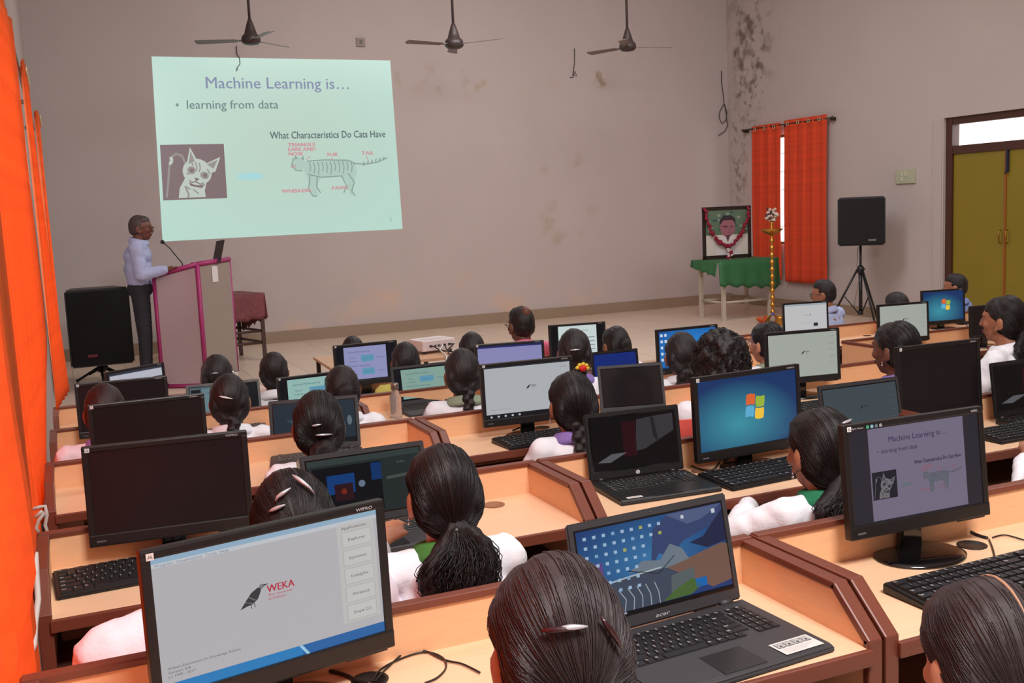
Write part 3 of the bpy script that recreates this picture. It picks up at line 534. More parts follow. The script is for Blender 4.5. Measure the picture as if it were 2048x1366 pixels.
def stand(label, loc, h, leg_z, spread, az):
    t = thing('speaker_stand', label, 'stand', loc)
    MB().tube([(0, 0, .12), (0, 0, leg_z)], .024, 10).tube([(0, 0, leg_z-.1), (0, 0, h)], .016, 10).build('pole', BLK, t); MB().lathe([(.04, 0), (.045, .03), (.045, .07), (.03, .1)], (0, 0, leg_z-.05)).ball((.05, 0, leg_z), .02).build('collar', BLK, t)
    MB().lathe([(.035, 0), (.035, .05)], (0, 0, .12)).build('lower_collar', BLK, t)
    for k in range(3):
        a = math.radians(az+120*k); c, s_ = math.cos(a), math.sin(a)
        lg = MB().tube([(c*.04, s_*.04, leg_z), (c*spread, s_*spread, .015)], .014, 8).build('leg', BLK, t); MB().ball((c*spread, s_*spread, .018), .018).build('rubber_foot', BLK, lg)
        MB().tube([(c*.03, s_*.03, .14), (c*spread*.5, s_*spread*.5, leg_z*.5)], .008, 6).build('brace', BLK, t)
    return t
stand('black pole stand carrying the large left loudspeaker', (.30, 12.3, STG), .21, .16, .30, 30)
pa_speaker('loudspeaker', 'black loudspeaker on a tripod beside the deep orange curtains', (9.66, 10.75, .99), math.radians(-38), .60, .63, .36, (.13, .07), (96, 96, 100))
stand('black tripod stand under the right-hand loudspeaker', (9.66, 10.75, STG), 1.04, .72, .40, 15)
cp = [(1716, 494), (1714, 530), (1718, 560), (1712, 590), (1708, 612)]
tag(MB().tube([onY(a, b_, 10.9) for a, b_ in cp], .005, 6).build('speaker_cable', mat('beige_cable', (150, 132, 122), .6)), 'thin pale cable hanging below the right-hand loudspeaker', 'cable')
def cloth_box(quad, z, drops, m_, name, label, wob=.02, thick=.006, T=None):
    """cloth over a table top: quad corners ccw, drops per side"""
    vs = []; fs = []; n = 14; quad = [Vector((*p, 0)) for p in quad]; ctr = sum(quad, Vector())/4
    b = MB(); b.add([(p.x, p.y, z) for p in quad], [(0, 1, 2, 3)])
    for i in range(4):
        p, q = quad[i], quad[(i+1) % 4]; d = drops[i]
        if not d: continue
        nrm = Vector(((q-p).y, -(q-p).x, 0)).normalized(); base = len(b.v); rows = 6
        for r in range(rows+1):
            for k in range(n+1):
                h = r/rows; dr = (d[0]+(d[1]-d[0])*k/n)*(1+.06*math.sin(k*2.1)); v = p.lerp(q, k/n)+nrm*(.008+wob*h*(1+math.sin(k*1.7+i)))
                b.v.append(Vector((v.x, v.y, z-dr*h)))
        for r in range(rows):
            for k in range(n): a = base+r*(n+1)+k; b.f.append([a, a+1, a+n+2, a+n+1]); b.m.append(0); b.sm.append(True)
    o = b.build(name, m_); md = o.modifiers.new('s', 'SOLIDIFY'); md.thickness = thick; tag(o, label, 'tablecloth'); return o
def table(name, label, quad, z, fz, m_, lm, lw=.04, rung=None, top_t=.025):
    c = sum([Vector((*p, 0)) for p in quad], Vector())/4; t = thing(name, label, 'table', (c.x, c.y, fz))
    Q = [(p[0]-c.x, p[1]-c.y) for p in quad]; MB().prism(Q, 'z', z-fz-top_t, z-fz, 0, .003).build('table_top', m_, t)
    for p in Q:
        x, y = p[0]*.93, p[1]*.93; MB().box(x-lw/2, x+lw/2, y-lw/2, y+lw/2, 0, z-fz-top_t, 0, .003).build('leg', lm, t)
    for h in (rung or []):
        for i in range(4):
            p, q = Q[i], Q[(i+1) % 4]; MB().tube([(p[0]*.93, p[1]*.93, h), (q[0]*.93, q[1]*.93, h)], lw*.35, 4).build('rung', lm, t)
    return t
LQ = [(1.45, 12.75), (2.22, 12.80), (2.02, 13.5), (1.25, 13.45)]
DKT = mat('dark_brown_table_wood', (70, 44, 38), .5)
table('side_table', 'dark wooden table behind the lectern under a patterned cloth', LQ, .77, STG, DKT, DKT, .045, (.22, .36))
PAT = mat('patterned_maroon_cloth', (120, 62, 66), .8, var=.5, vscale=22)
cloth_box(LQ, .776, [(.38, .30), (.30, .50), None, None], PAT, 'tablecloth', 'patterned maroon cloth hanging over the table behind the lectern', .012)
PQ = [(8.52, 12.25), (9.38, 12.25), (9.38, 12.85), (8.52, 12.85)]
WTT = mat('cream_painted_table', (190, 176, 160), .5)
table('side_table', 'cream painted table by the front corner holding the garlanded portrait', PQ, .80, STG, WTT, WTT, .05, (.26,))
cloth_box([(8.42, 12.2), (9.44, 12.2), (9.42, 12.9), (8.45, 12.9)], .806, [(.34, .44), (.40, .12), None, (.1, .22)], mat('green_silk_cloth', (46, 104, 62), .6, var=.25, vscale=9), 'tablecloth', 'green shawl draped over the portrait table with fringed hem', .02)
# garlanded portrait
t = thing('framed_portrait', 'framed portrait of a man in glasses standing on the green cloth', 'framed picture', (8.87, 12.62, .815), math.radians(-8))
W2, Hp, fb = .385, .75, .05; b = MB()
for a in ((-W2, W2, 0, fb), (-W2, W2, Hp-fb, Hp), (-W2, -W2+fb, 0, Hp), (W2-fb, W2, 0, Hp)): b.box(a[0], a[1], -.012, .014, a[2], a[3], 0, .003)
b.build('frame', mat('dark_picture_frame', (42, 28, 26), .35), t)
pp = Pic(lambda u, v, l: (-W2+fb+u*(2*W2-2*fb), -.001*l, fb+v*(Hp-2*fb)), 1.05); mm = lambda n, c: mat(n, c, .4)
pp.rect(0, 0, 1, 1, mm('photo_cream', (208, 198, 188)), 0); pp.rect(0, .45, 1, 1, mm('photo_green', (92, 112, 92)), 1)
for i in range(26): pp.ell(random.random()*.96+.02, .5+random.random()*.47, .04, .03, mm('photo_leaf%d' % (i % 2), ((64, 92, 84), (138, 152, 130))[i % 2]), 2)
pp.poly([(.22, 0), (.25, .3), (.38, .42), (.66, .42), (.80, .3), (.84, 0)], mm('photo_jacket', (214, 206, 204)), 3); pp.poly([(.46, .44), (.52, .28), (.58, .44)], mm('photo_tie', (90, 60, 80)), 4)
pp.ell(.52, .61, .18, .21, mm('photo_skin', (150, 96, 106)), 4, 20); pp.poly([(.33, .66), (.33, .78), (.42, .87), (.60, .88), (.70, .80), (.71, .68), (.64, .77), (.42, .77)], mm('photo_hair', (52, 40, 46)), 5)
pp.line([(.38, .64), (.52, .64)], .012, mm('photo_hair', 0), 6); pp.ell(.47, .625, .045, .03, mm('photo_lens', (120, 78, 92)), 6); pp.ell(.61, .625, .04, .03, mm('photo_lens', 0), 6); pp.line([(.52, .50), (.60, .50)], .012, mm('photo_lip', (110, 60, 74)), 6); pp.line([(.545, .62), (.565, .55), (.54, .545)], .008, mm('photo_lip', 0), 6)
pp.build('photograph', t)
b = MB(); PTS = [(-.36, .72), (-.33, .55), (-.27, .40), (-.17, .25), (-.03, .17), (.06, .20), (.17, .30), (.25, .42), (.31, .56), (.34, .74)]
for (a, c), (d, e) in zip(PTS, PTS[1:]):
    for k in range(5):
        f = k/5
        for _ in range(2): b.ball((a+(d-a)*f+random.uniform(-.018, .018), -.03+random.uniform(-.015, .01), c+(e-c)*f+random.uniform(-.018, .018)), random.uniform(.018, .027), sub=1)
g = b.build('flower_garland', mat('crimson_petals', (142, 20, 50), .8, bump=.5, bscale=80)); g.parent = None; g.matrix_world = Matrix.Translation((8.87, 12.60, .815)) @ Matrix.Rotation(math.radians(-8), 4, 'Z')
tag(g, 'crimson flower garland in a V across the portrait', 'garland')
b = MB(); [b.ball((.0+random.uniform(-.035, .035), -.05, .13-.012*i), .024, mi=(0 if (i//3) % 2 else 1), sub=1) for i in range(13)]
b.build('tassel', [mat('crimson_petals', 0), mat('white_petals', (216, 190, 190), .8)], g)
# brass lamp
BR = mat('polished_brass', (196, 140, 62), .28, metal=.9)
t = thing('oil_lamp', 'tall brass oil lamp with white flowers on top before the curtains', 'oil lamp', (8.93, 11.66, STG))
MB().lathe([(.16, 0), (.16, .02), (.12, .04), (.07, .07), (.035, .10)]).build('base', BR, t)
pf = [(.022, .10)]
for k in range(11): z = .14+k*.098; pf += [(.020, z-.02), (.036, z), (.038, z+.012), (.020, z+.03), (.018, z+.05)]
pf += [(.018, 1.22)]; MB().lathe(pf, seg=14).build('column', BR, t)
MB().lathe([(.02, 1.20), (.06, 1.215), (.12, 1.25), (.16, 1.285), (.155, 1.29), (.11, 1.265), (.03, 1.24)], seg=20).build('oil_bowl', BR, t)
MB().lathe([(.018, 1.24), (.03, 1.28), (.018, 1.31), (.024, 1.36), (.015, 1.40)], seg=14).build('finial', BR, t)
b = MB(); [b.ball((random.uniform(-.07, .07), random.uniform(-.05, .05), 1.48+random.uniform(-.08, .085)), random.uniform(.018, .028), mi=k % 3 == 0, sub=1) for k in range(46)]
g = b.build('flower_bunch', [mat('cream_flowers', (206, 192, 176), .8), mat('maroon_flowers', (96, 50, 50), .8)], None); g.matrix_world = Matrix.Translation((8.93, 11.66, STG)); tag(g, 'bunch of cream flowers tied on top of the brass lamp', 'flowers')
# ------------------------------------------------------------------ projector table and projector
zp = .37; a, b_, c, d = onZ(662, 737, zp), onZ(925, 711, zp), onZ(900, 697, zp), onZ(626, 714, zp)
PT = [(a.x, a.y), (b_.x, b_.y), (b_.x-.03, min(9.6, d.y)), (d.x, min(9.6, d.y))]
table('projector_table', 'light wooden table with a dark edge carrying the projector', PT, zp, FZ[6], mat('light_table_wood', (204, 160, 126), .45, var=.08), mat('dark_steel_leg', (44, 34, 32), .5), .035)
pj = onZ(873, 706, zp); t = thing('projector', 'white projector with cables plugged in, on the light wooden table', 'projector', (pj.x, pj.y+.12, zp), math.radians(12))
PW = mat('projector_white', (226, 214, 214), .45)
MB().box(-.175, .175, -.13, .13, .025, .125, 0, .012).build('housing', PW, t)
for x in (-.14, .14):
    for y in (-.1, .1): MB().lathe([(.012, 0), (.012, .03)], (x, y, 0), 10).build('foot', GRYP, t)
for k, (x, w_) in enumerate(((-.09, .03), (-.04, .02), (.0, .03), (.06, .02), (.11, .03))): MB().box(x-w_/2, x+w_/2, -.134, -.128, .06, .08, 0, .002).build('socket', GRYP, t)
MB().prism([(-.12, -.10), (.12, -.10), (.12, .02), (-.12, .02)], 'z', .1255, .127).build('top_panel', mat('projector_grey', (206, 192, 190), .5), t)
for n_, (dx, ex_, mt, lb) in enumerate(((-.10, .02, BLK, 'black cable plugged in the left socket of the projector'), (.03, .0, BLK, 'black cable plugged in the middle of the projector'), (.12, -.06, BLK, 'black cable leaving the right side of the projector'), (.0, -.10, WHT, 'white cable falling from the projector over the table edge'))):
    p = Matrix.Translation((pj.x, pj.y+.12, zp)) @ Matrix.Rotation(math.radians(12), 4, 'Z')
    pts = [p @ Vector(v) for v in ((dx, -.14, .07), (dx+.01, -.18, .075), (dx*.6+ex_*.5, -.22, .04), (.05+ex_, -.30, .012), (.04+ex_*1.5, -.43, .006), (.02+ex_*1.8, -.48, -.12), (.02+ex_*2, -.47, -.5))]
    tag(MB().tube(pts, .006, 6).build('projector_cable', mt), lb, 'cable')
# ------------------------------------------------------------------ carrel desks
def desk(row, x0, x1, label):
    T, yb, fz = TZ[row], YB[row], FZ[row]; yf = yb-.43; t = thing('computer_desk', label, 'desk', ((x0+x1)/2, yb, fz), 0, 'carrel desks of the computer rows')
    h = T-fz; w = (x1-x0)/2; R = .105
    b = MB(); b.box(-w+.03, w-.03, -.43, -.02, h-.022, h); b.build('table_top', LAMT, t)
    MB().box(-w+.03, w-.03, -.444, -.43, h-.03, h+.002, 0, .003).build('edge_band', BRN, t)
    bp = MB().box(-w+.03, w-.03, -.02, 0, h-.40, h+R-.012).build('back_panel', LAM, t)
    MB().box(-w+.005, w-.005, -.026, .004, h+R-.013, h+R+.003, 0, .004).build('edge_band', BRN, bp)
    out = [(0, 0), (0, h+R-.01), (-.33, h+R-.01), (-.425, h+.012), (-.425, 0)]
    for sx in (-1, 1):
        xa, xb = (-w+.005, -w+.032) if sx < 0 else (w-.032, w-.005)
        sp = MB().prism(out, 'x', xa, xb).build('side_panel', LAM, t); e = MB(); xm = (xa+xb)/2
        for (a, c), (d, g) in zip(out[1:], out[2:]+[out[-1]]):
            if (a, c) == (d, g): continue
            L = math.hypot(d-a, g-c); M = Matrix.Translation((xm, (a+d)/2, (c+g)/2)) @ Matrix.Rotation(math.atan2(g-c, d-a), 4, 'X')
            e.box(-.017, .017, -L/2-.006, L/2+.006, -.009, .009, 0, .004, T=M)
        e.build('edge_band', BRN, sp)
    MB().box(-w+.03, w-.03, -.38, -.03, .10, .125).build('shelf', DKW, t)
    MB().box(-.01, .01, -.40, -.03, 0, h-.02).build('divider', DKW, t)
    MB().box(-w+.03, w-.03, -.40, -.02, h-.17, h-.155).build('keyboard_shelf', DKW, t)
    MB().box(-w+.03, w-.03, -.025, -.012, .0, h-.40).build('lower_back_panel', DKW, t)
    for gx in (.78*-w+.35+.0, .33+.14) if False else (-w+.60, w-.19):
        MB().lathe([(.034, 0), (.036, .002), (.030, .002), (.028, -.001)], (gx, -.09, h+.0005), 20).build('cable_grommet', mat('bare_wood_hole', (150, 104, 78), .7) if row == 2 else BLK, t)
    return t
BX = {'A': (-.135, 1.40), 'B': (1.405, 2.93), 'C': (2.935, 4.46), 'D': (4.95, 6.47), 'E': (6.475, 8.0)}
DL = {'1A': 'laminate desk in the very front, under the large grey-screened monitor and the icon-covered laptop', '1B': 'laminate desk at the lower right, under the monitor showing the cat slide', '2A': 'laminate desk with one empty place and open cable hole, beside the ponytailed student', '2B': 'laminate desk under the dark-screened laptop with silver logo and the blue wallpaper monitor', '2C': 'laminate desk at the right edge under the large switched-off monitor',
      '3A': 'laminate desk behind the switched-off monitor, seen at the left by the orange curtain', '3B': 'laminate desk under the small-bird monitor beside the braided student', '3C': 'laminate desk under the monitor with a plain pale green-grey screen', '3D': 'laminate desk right of the aisle, at the right edge', '4A': 'laminate desk with the monitor behind the dark-haired student at the left', '4B': 'laminate desk holding the clear water bottle', '4C': 'laminate desk under the monitor with a blue desktop', '4D': 'laminate desk right of the aisle whose plain side panel faces the aisle', '4E': 'laminate desk in front of the girl seen in profile, right edge',
      '5A': 'laminate desk farthest forward on the left, before the lectern', '5B': 'laminate desk under the lavender slide monitor near the projector', '5C': 'laminate desk under the monitor with a white document', '5D': 'laminate desk below the black tripod on the right', '5E': 'laminate desk under the small blue monitor before the green door'}
for k, v in DL.items(): desk(int(k[0]), BX[k[1]][0], 3.78 if k == '5C' else BX[k[1]][1], v)
# ------------------------------------------------------------------ monitors, laptops, keyboards
def monitor(label, TL, TR, row, kind, top=.345, hr=.635, sticker=True, base='oval', oldlogo=False, tilt=3):
    zt = TZ[row]+top; A, B = onZ(*TL, zt), onZ(*TR, zt); W = (A-B).length; c = (A+B)/2; yaw = math.atan2(B.y-A.y, B.x-A.x)
    H = W*hr; t = thing('monitor', label, 'monitor', (c.x, c.y, TZ[row]), yaw); hb = top-H; w = W/2
    piv = Matrix.Translation((0, 0, hb)) @ Matrix.Rotation(math.radians(-tilt), 4, 'X')
    bt, bb, bs = .017*W/.44, .034*W/.44, .017*W/.44; b = MB()
    b.box(-w, w, 0, .022, H-bt, H, 0, .004, T=piv); b.box(-w, w, -.002, .022, 0, bb, 0, .004, T=piv); b.box(-w, -w+bs, 0, .022, bb-.004, H-bt+.004, 0, .003, T=piv); b.box(w-bs, w, 0, .022, bb-.004, H-bt+.004, 0, .003, T=piv)
    b.build('bezel', BLK, t)
    sh = MB().prism([(-w+.006, .006), (w-.006, .006), (w-.006, H-.006), (-w+.006, H-.006)], 'y', .020, .034, 0, .006, T=piv); sh.prism([(-w*.7, H*.1), (w*.7, H*.1), (w*.62, H*.86), (-w*.62, H*.86)], 'y', .034, .056, 0, .008, T=piv); sh.build('back_shell', BLK, t)
    u0, u1, v0, v1 = -w+bs-.002, w-bs+.002, bb-.002, H-bt+.002
    p = Pic(lambda u, v, l: piv @ Vector((u0+u*(u1-u0), .004-.0004*l, v0+v*(v1-v0))), (u1-u0)/(v1-v0))
    if kind: content(p, kind)
    else: p.rect(0, 0, 1, 1, mat('switched_off_panel', (28, 22, 25), .30, spec=.35), 0)
    p.build('screen', t)
    lg = Pic(lambda u, v, l: piv @ Vector((-w+u*W, -.0025-.0003*l, v*H)), W/H)
    lg.text('WIPRO', .865 if kind != 'slide' else .90, .958, .020, mat('silver_print', 0), width=.075 if kind != 'slide' else .05, layer=1)
    if sticker:
        x_, z_ = .035, 1-bt/H*.5; lg.rect(x_-.014, z_-.028, x_+.014, z_+.014, mat('white_label', (216, 212, 208), .5), 1); lg.poly([(x_-.010, z_-.020), (x_-.004, z_+.006), (x_, z_-.008), (x_+.004, z_+.006), (x_+.010, z_-.020), (x_, z_-.014)], mat('label_grey', (150, 144, 142), .5), 2)
    lg.rect(.045, .045, .10, .062, mat('label_dim', (92, 90, 92), .5), 1)
    if kind == 'slide':
        for i, c_ in enumerate(((60, 150, 110), (120, 170, 190), (90, 110, 120), (140, 140, 140))): lg.ell(.16+i*.03, .962, .011, .016, mat('env_label_%d' % i, c_, .5), 1)
        lg.text('Wipro Green', .04, .956, .014, mat('silver_print', 0), width=.09, layer=1)
    lg.build('logo_prints', t)
    MB().box(w-.10, w-.015, .003, .010, hb-.004, hb-.001).build('buttons', GRYP, t)
    MB().prism([(-.034, .004), (.034, .004), (.028, hb+.10), (-.028, hb+.10)], 'y', .034, .058, 0, .005).build('stand_neck', BLKG, t)
    if base == 'oval': MB().lathe([(.0, .014), (.05, .013), (.105, .009), (.118, .005), (.118, 0), (0, 0)], (0, .01, 0), 40, sx=1.0, sy=.78).build('stand_base', BLKG, t)
    else: MB().box(-.09, .09, -.05, .12, 0, .012, 0, .004).build('stand_base', BLKG, t)
    if row <= 3:
        MB().tube([(.06, .06, hb+.06), (.07, .10, hb-.0+.02), (.02, .09, .03), (-.06, .085, .012)], .004, 6).build('video_cable', BLK, t)
    return t
def keys(b, x0, x1, y0, y1, z, dz, rows, pad=True, legends=True):
    """fills b with key caps, material 0 caps, 1 legends"""
    nR = len(rows); dy = (y1-y0)/nR
    for r, row in enumerate(rows):
        tot = sum(k[0] for k in row); x = x0; yc = y1-(r+.5)*dy
        for wd, ch in row:
            kw = wd/tot*(x1-x0)
            if ch is not None:
                g = .0012; hh = dz
                b.add([(x+g, yc-dy/2+g, z(yc-dy/2)), (x+kw-g, yc-dy/2+g, z(yc-dy/2)), (x+kw-g, yc+dy/2-g, z(yc+dy/2)), (x+g, yc+dy/2-g, z(yc+dy/2)), (x+g*2.2, yc-dy/2+g*2, z(yc)+hh), (x+kw-g*2.2, yc-dy/2+g*2, z(yc)+hh), (x+kw-g*2.2, yc+dy/2-g*2.4, z(yc)+hh), (x+g*2.2, yc+dy/2-g*2.4, z(yc)+hh)], [(4, 5, 6, 7), (0, 1, 5, 4), (1, 2, 6, 5), (2, 3, 7, 6), (3, 0, 4, 7)], 0)
                if legends and ch:
                    vs, fs, w_ = glyphs(ch); k = dy*.34; s_ = k*.69
                    if len(ch) > 1: s_ = min(s_, kw*.6/w_); k = s_/.69*.9
                    b.add([(x+g*3.4+vx*s_, yc+dy*.02+vy*k, z(yc)+hh+.0004) for vx, vy in vs], fs, 1)
            x += kw
R_ = lambda s: [(1, c) for c in s]
ROWS = [[(1, 'Esc'), (.5, None)]+[(.9, 'F%d' % i) for i in range(1, 13)]+[(.4, None), (1, 'Del'), (1, 'End')],
        R_('`1234567890-=')+[(2, 'Back')]+[(.3, None)]+R_('7 8').__class__([(1, 'Nm'), (1, '/'), (1, '*')]),
        [(1.5, 'Tab')]+R_('QWERTYUIOP[]')+[(1.5, '|'), (.3, None)]+R_('789'),
        [(1.8, 'Caps')]+R_("ASDFGHJKL;'")+[(2.2, 'Enter'), (.3, None)]+R_('456'),
        [(2.3, 'Shift')]+R_('ZXCVBNM,./')+[(2.7, 'Shift'), (.3, None)]+R_('123'),
        [(1.3, 'Ctrl'), (1.1, 'Fn'), (1.1, 'Alt'), (5.5, ''), (1.2, 'Alt'), (1.2, 'Ctrl'), (1.2, '<'), (1.2, '>'), (1.2, None), (.3, None), (1, '0'), (1, '.'), (1, '')]]
_KM = {}
def keyboard(label, loc, yaw, W=.44, D=.17):
    t = thing('keyboard', label, 'keyboard', loc, yaw)
    key = ('k', W, D)
    if key not in _KM:
        a = MB().prism([(-D/2, 0), (-D/2, .010), (D/2, .024), (D/2, 0)], 'x', -W/2, W/2, 0, .004).mesh('tray'); a.materials.append(BLK)
        b = MB(); keys(b, -W/2+.012, W/2-.012, -D/2+.014, D/2-.012, lambda y: .010+.014*(y+D/2)/D, .006, ROWS); k = b.mesh('keys'); k.materials.append(KEYM); k.materials.append(LEG); _KM[key] = (a, k)
    for n, me in zip(('tray', 'keys'), _KM[key]):
        o = bpy.data.objects.new(n, me); C.objects.link(o); o.parent = t
    t.children  # parts: tray, keys
    return t
LAPG = mat('laptop_charcoal', (52, 51, 54), .5, bump=.08, bscale=500); LAPK = mat('laptop_black', (26, 25, 26), .42)
def laptop(label, TL, TR, row, kind, m_=None, tilt=13, logo=None, sticker=None, D=None, hinge=False, bez=.02, top=.245, WF=None):
    zt = TZ[row]+top; A, B = onZ(*TL, zt), onZ(*TR, zt); W = (A-B).length if not WF else WF; c = (A+B)/2; yaw = math.atan2(B.y-A.y, B.x-A.x); m_ = m_ or LAPK
    th = math.radians(tilt); L = (top-.02)/math.cos(th); D = D or min(.27, W*.68); off = L*math.sin(th)
    hx = Vector((-math.sin(yaw), math.cos(yaw), 0)); t = thing('laptop', label, 'laptop', (c.x-hx.x*off, c.y-hx.y*off, TZ[row]), yaw); w = W/2
    bs = MB().prism([(-D, 0), (-D, .010), (-D+.01, .015), (.0, .020), (.0, 0)], 'x', -w, w, 0, .003).build('base', m_, t)
    b = MB(); zf = lambda y: .0155+.0045*(y+D)/D+.0003; keys(b, -w+.028, w-.028, -D*.56, -.028, zf, .0022, ROWS); b.build('keys', [KEYM, LEG], t)
    MB().box(-.055, .045, -D+.012, -D*.62, .0157, .0166, 0, .0005).build('touchpad', mat('touchpad', (36, 35, 37), .3), t)
    if sticker == 'big':
        p = Pic(lambda u, v, l: (w-.112+u*.095, -D+.012+v*.052, .0172+.0003*l), 1.8); p.rect(0, 0, 1, 1, mat('white_label', 0), 0)
        for i in range(4):
            p.rect(.06+i*.225, .52, .26+i*.225, .90, mat('label_black', (60, 60, 62), .5), 1); p.rect(.075+i*.225, .55, .245+i*.225, .87, mat('label_icon', (168, 168, 168), .5), 2); p.ell(.16+i*.225, .70, .05, .11, mat('label_black', 0), 3); p.line([(.10+i*.225, .6), (.16+i*.225, .8), (.22+i*.225, .62)], .04, mat('white_label', 0), 4)
        for i in range(4): p.line([(.08, .40-i*.09), (.9-.1*i, .40-i*.09)], .02, mat('label_text', (170, 170, 170), .5), 1)
        p.build('spec_sticker', t)
    if sticker == 'small':
        p = Pic(lambda u, v, l: (-w+.03+u*.055, -D+.015+v*.018, .0172+.0003*l), 3); p.rect(0, 0, 1, 1, mat('white_label', 0), 0); p.line([(.1, .5), (.9, .5)], .12, mat('label_text', (170, 170, 170), .5), 1); p.build('white_sticker', t)
        p = Pic(lambda u, v, l: (w-.045+u*.02, -.06+v*.016, .0172+.003+.0003*l), 1.2); p.rect(0, 0, 1, 1, mat('blue_label', (110, 150, 200), .5), 0); p.build('blue_sticker', t)
    lid = MB().prism([(-w+.002, 0), (w-.002, 0), (w-.002, L), (-w+.002, L)], 'y', 0, .009, 0, .0035).build('lid', m_, t); lid.location = (0, 0, .02); lid.rotation_euler = (-th, 0, 0)
    p = Pic(lambda u, v, l: (-w+bez+u*(W-2*bez), -.0006-.0004*l, .03+v*(L-.03-bez*.9)), (W-2*bez)/(L-.048))
    if kind: content(p, kind)
    else: p.rect(0, 0, 1, 1, mat('switched_off_laptop_panel', (32, 28, 31), .16, spec=.5, coat=.3), 0)
    p.build('screen', lid)
    MB().box(-w+bez-.004, w-bez+.004, -.0004, .001, .026, L-bez*.9+.004).build('inner_bezel', BLKG, lid)
    q = Pic(lambda u, v, l: (-w+u*W, -.0022-.0003*l, v*L), W/L)
    if logo == 'hp': q.ell(.5, .055, .022, .030, mat('silver_print', 0), 1, 20); q.text('hp', .487, .044, .024, mat('label_black', (60, 60, 62), .5), width=.026, layer=2, slant=.25)
    elif logo: q.text(logo, .44, .04, .034, mat('silver_print', 0), width=.085, layer=1, slant=.2)
    q.ell(.5, .972, .004, .006, mat('label_dim', (92, 90, 92), .5), 1); q.build('logo_prints', lid)
    for sx in (-1, 1): MB().tube([(sx*(w-.03), 0, .021), (sx*(w-.06), 0, .021)], .008, 10).build('hinge', m_, t)
    return t
monitor('large monitor in the foreground with a grey bird-logo program screen', (281, 1108), (773, 1000), 1, 'weka_big', tilt=2)
monitor('monitor at the lower right showing the cat slide in a dark frame', (1702, 855), (1984, 814), 1, 'slide', tilt=6)
monitor('black switched-off monitor, nearest of the three stacked at the left', (160, 897), (494, 862), 2, None, tilt=3)
monitor('monitor with teal-blue wallpaper and a four-colour window emblem, centre right', (1392, 757), (1605, 728), 2, 'win7', tilt=3)
monitor('large switched-off black monitor in front of the woman with the earring', (1802, 696), (1968, 677), 2, None, tilt=4, hr=.70)
monitor('black switched-off monitor, second of the three stacked at the left', (174, 812), (409, 787), 3, None)
monitor('monitor with pale grey bird-logo screen and a dark taskbar, mid centre', (962, 730), (1148, 712), 3, 'weka')
monitor('monitor with plain pale green-grey screen left of the aisle', (1533, 667), (1682, 655), 3, 'weka_plain', sticker=False)
monitor('black switched-off monitor, rearmost of the three stacked at the left', (148, 769), (334, 752), 4, None)
monitor('monitor with a teal lecture page, partly behind two dark heads left of centre', (555, 757), (690, 741), 4, 'ml_teal')
monitor('monitor with an empty lavender screen behind the long-braided student', (950, 690), (1089, 680), 4, 'lavender')
monitor('monitor with a blue icon desktop, partly behind a head with a low bun', (1315, 660), (1438, 648), 4, 'blue_desktop', sticker=False)
monitor('thin-framed monitor with a blank pale screen, right of the aisle', (1758, 610), (1860, 602), 4, 'weka_plain', sticker=False, hr=.66)
monitor('monitor showing a page strip, angled before the large left loudspeaker', (215, 745), (331, 724), 5, 'page_top', sticker=False, top=.335)
monitor('monitor with a lavender lecture page and two blue boxes', (667, 692), (795, 680), 5, 'ml_lav')
monitor('monitor showing a white document behind the student with the flower hair tie', (1098, 651), (1212, 643), 5, 'doc', sticker=False, hr=.66)
monitor('thin-framed monitor with a white search page, below the orange curtains', (1567, 607), (1658, 601), 5, 'google', sticker=False, hr=.66)
monitor('small monitor with blue-green wallpaper in front of the green door', (1845, 582), (1932, 576), 5, 'win7', sticker=False, hr=.70)
monitor('dark monitor seen edge-on left of the girl in profile', (1944, 613), (2012, 606), 4, None, sticker=False, hr=.70, top=.30)
laptop('open black laptop covered with desktop icons, in the foreground', (1130, 1052), (1452, 985), 1, 'desktop', m_=LAPG, logo='acer', sticker='big', D=.272, tilt=12)
laptop('open black laptop with a round silver logo under a dark reflecting screen', (1166, 830), (1357, 808), 2, 'hp_dark', logo='hp', sticker='small', D=.25, tilt=9)
laptop('wide dark laptop playing a small blue picture, beside the ponytailed student', (597, 915), (848, 880), 2, 'player', m_=LAPG, D=.25, tilt=8)
laptop('grey-framed laptop with a dim slate screen behind the big low-bun head', (1634, 773), (1797, 752), 2, 'weka_dim', m_=LAPG, tilt=10)
laptop('dark laptop with a brownish reflecting screen at the right edge', (1979, 727), (2140, 705), 2, 'hp_dark', tilt=8, sticker='small')
laptop('laptop with a slate-blue dim screen beside the student with two hair clips', (535, 803), (716, 789), 3, 'dark_lap', m_=LAPG, D=.25, tilt=10)
laptop('charcoal laptop with its screen off, between two braided students', (1193, 733), (1325, 724), 3, None, m_=LAPG, tilt=14)
laptop('grey laptop with a pale teal page behind the student with the white clip', (370, 771), (519, 757), 4, 'teal_lap', m_=mat('laptop_grey', (92, 92, 92), .5), tilt=10)
laptop('laptop with a greenish lecture page and two blue boxes beside the bottle', (780, 735), (900, 722), 4, 'ml_lap', m_=LAPG, tilt=10)
laptop('laptop with a plain deep blue screen right of the flower hair tie', (1180, 705), (1276, 696), 4, 'blue', tilt=8)
def kb(label, px, row, yaw=0, W=.44, D=.17):
    p = onZ(*px, TZ[row]); r = Matrix.Rotation(yaw, 3, 'Z') @ Vector((W/2, D/2, 0)); keyboard(label, (p.x+r.x, p.y+r.y, TZ[row]), yaw, W, D)
kb('black keyboard on the left desk before the nearest switched-off monitor', (112.6, 1203), 2, math.radians(3), .45, .19)
kb('black keyboard below the four-colour emblem monitor', (1466, 984), 2, math.radians(4), .45, .19)
kb('black keyboard beside the pale bird-logo monitor, mid centre', (1022, 902), 3, math.radians(4), .44, .19)
kb('large black keyboard at the lower right before the cat-slide monitor', (1885, 1238), 1, math.radians(1), .46, .17)
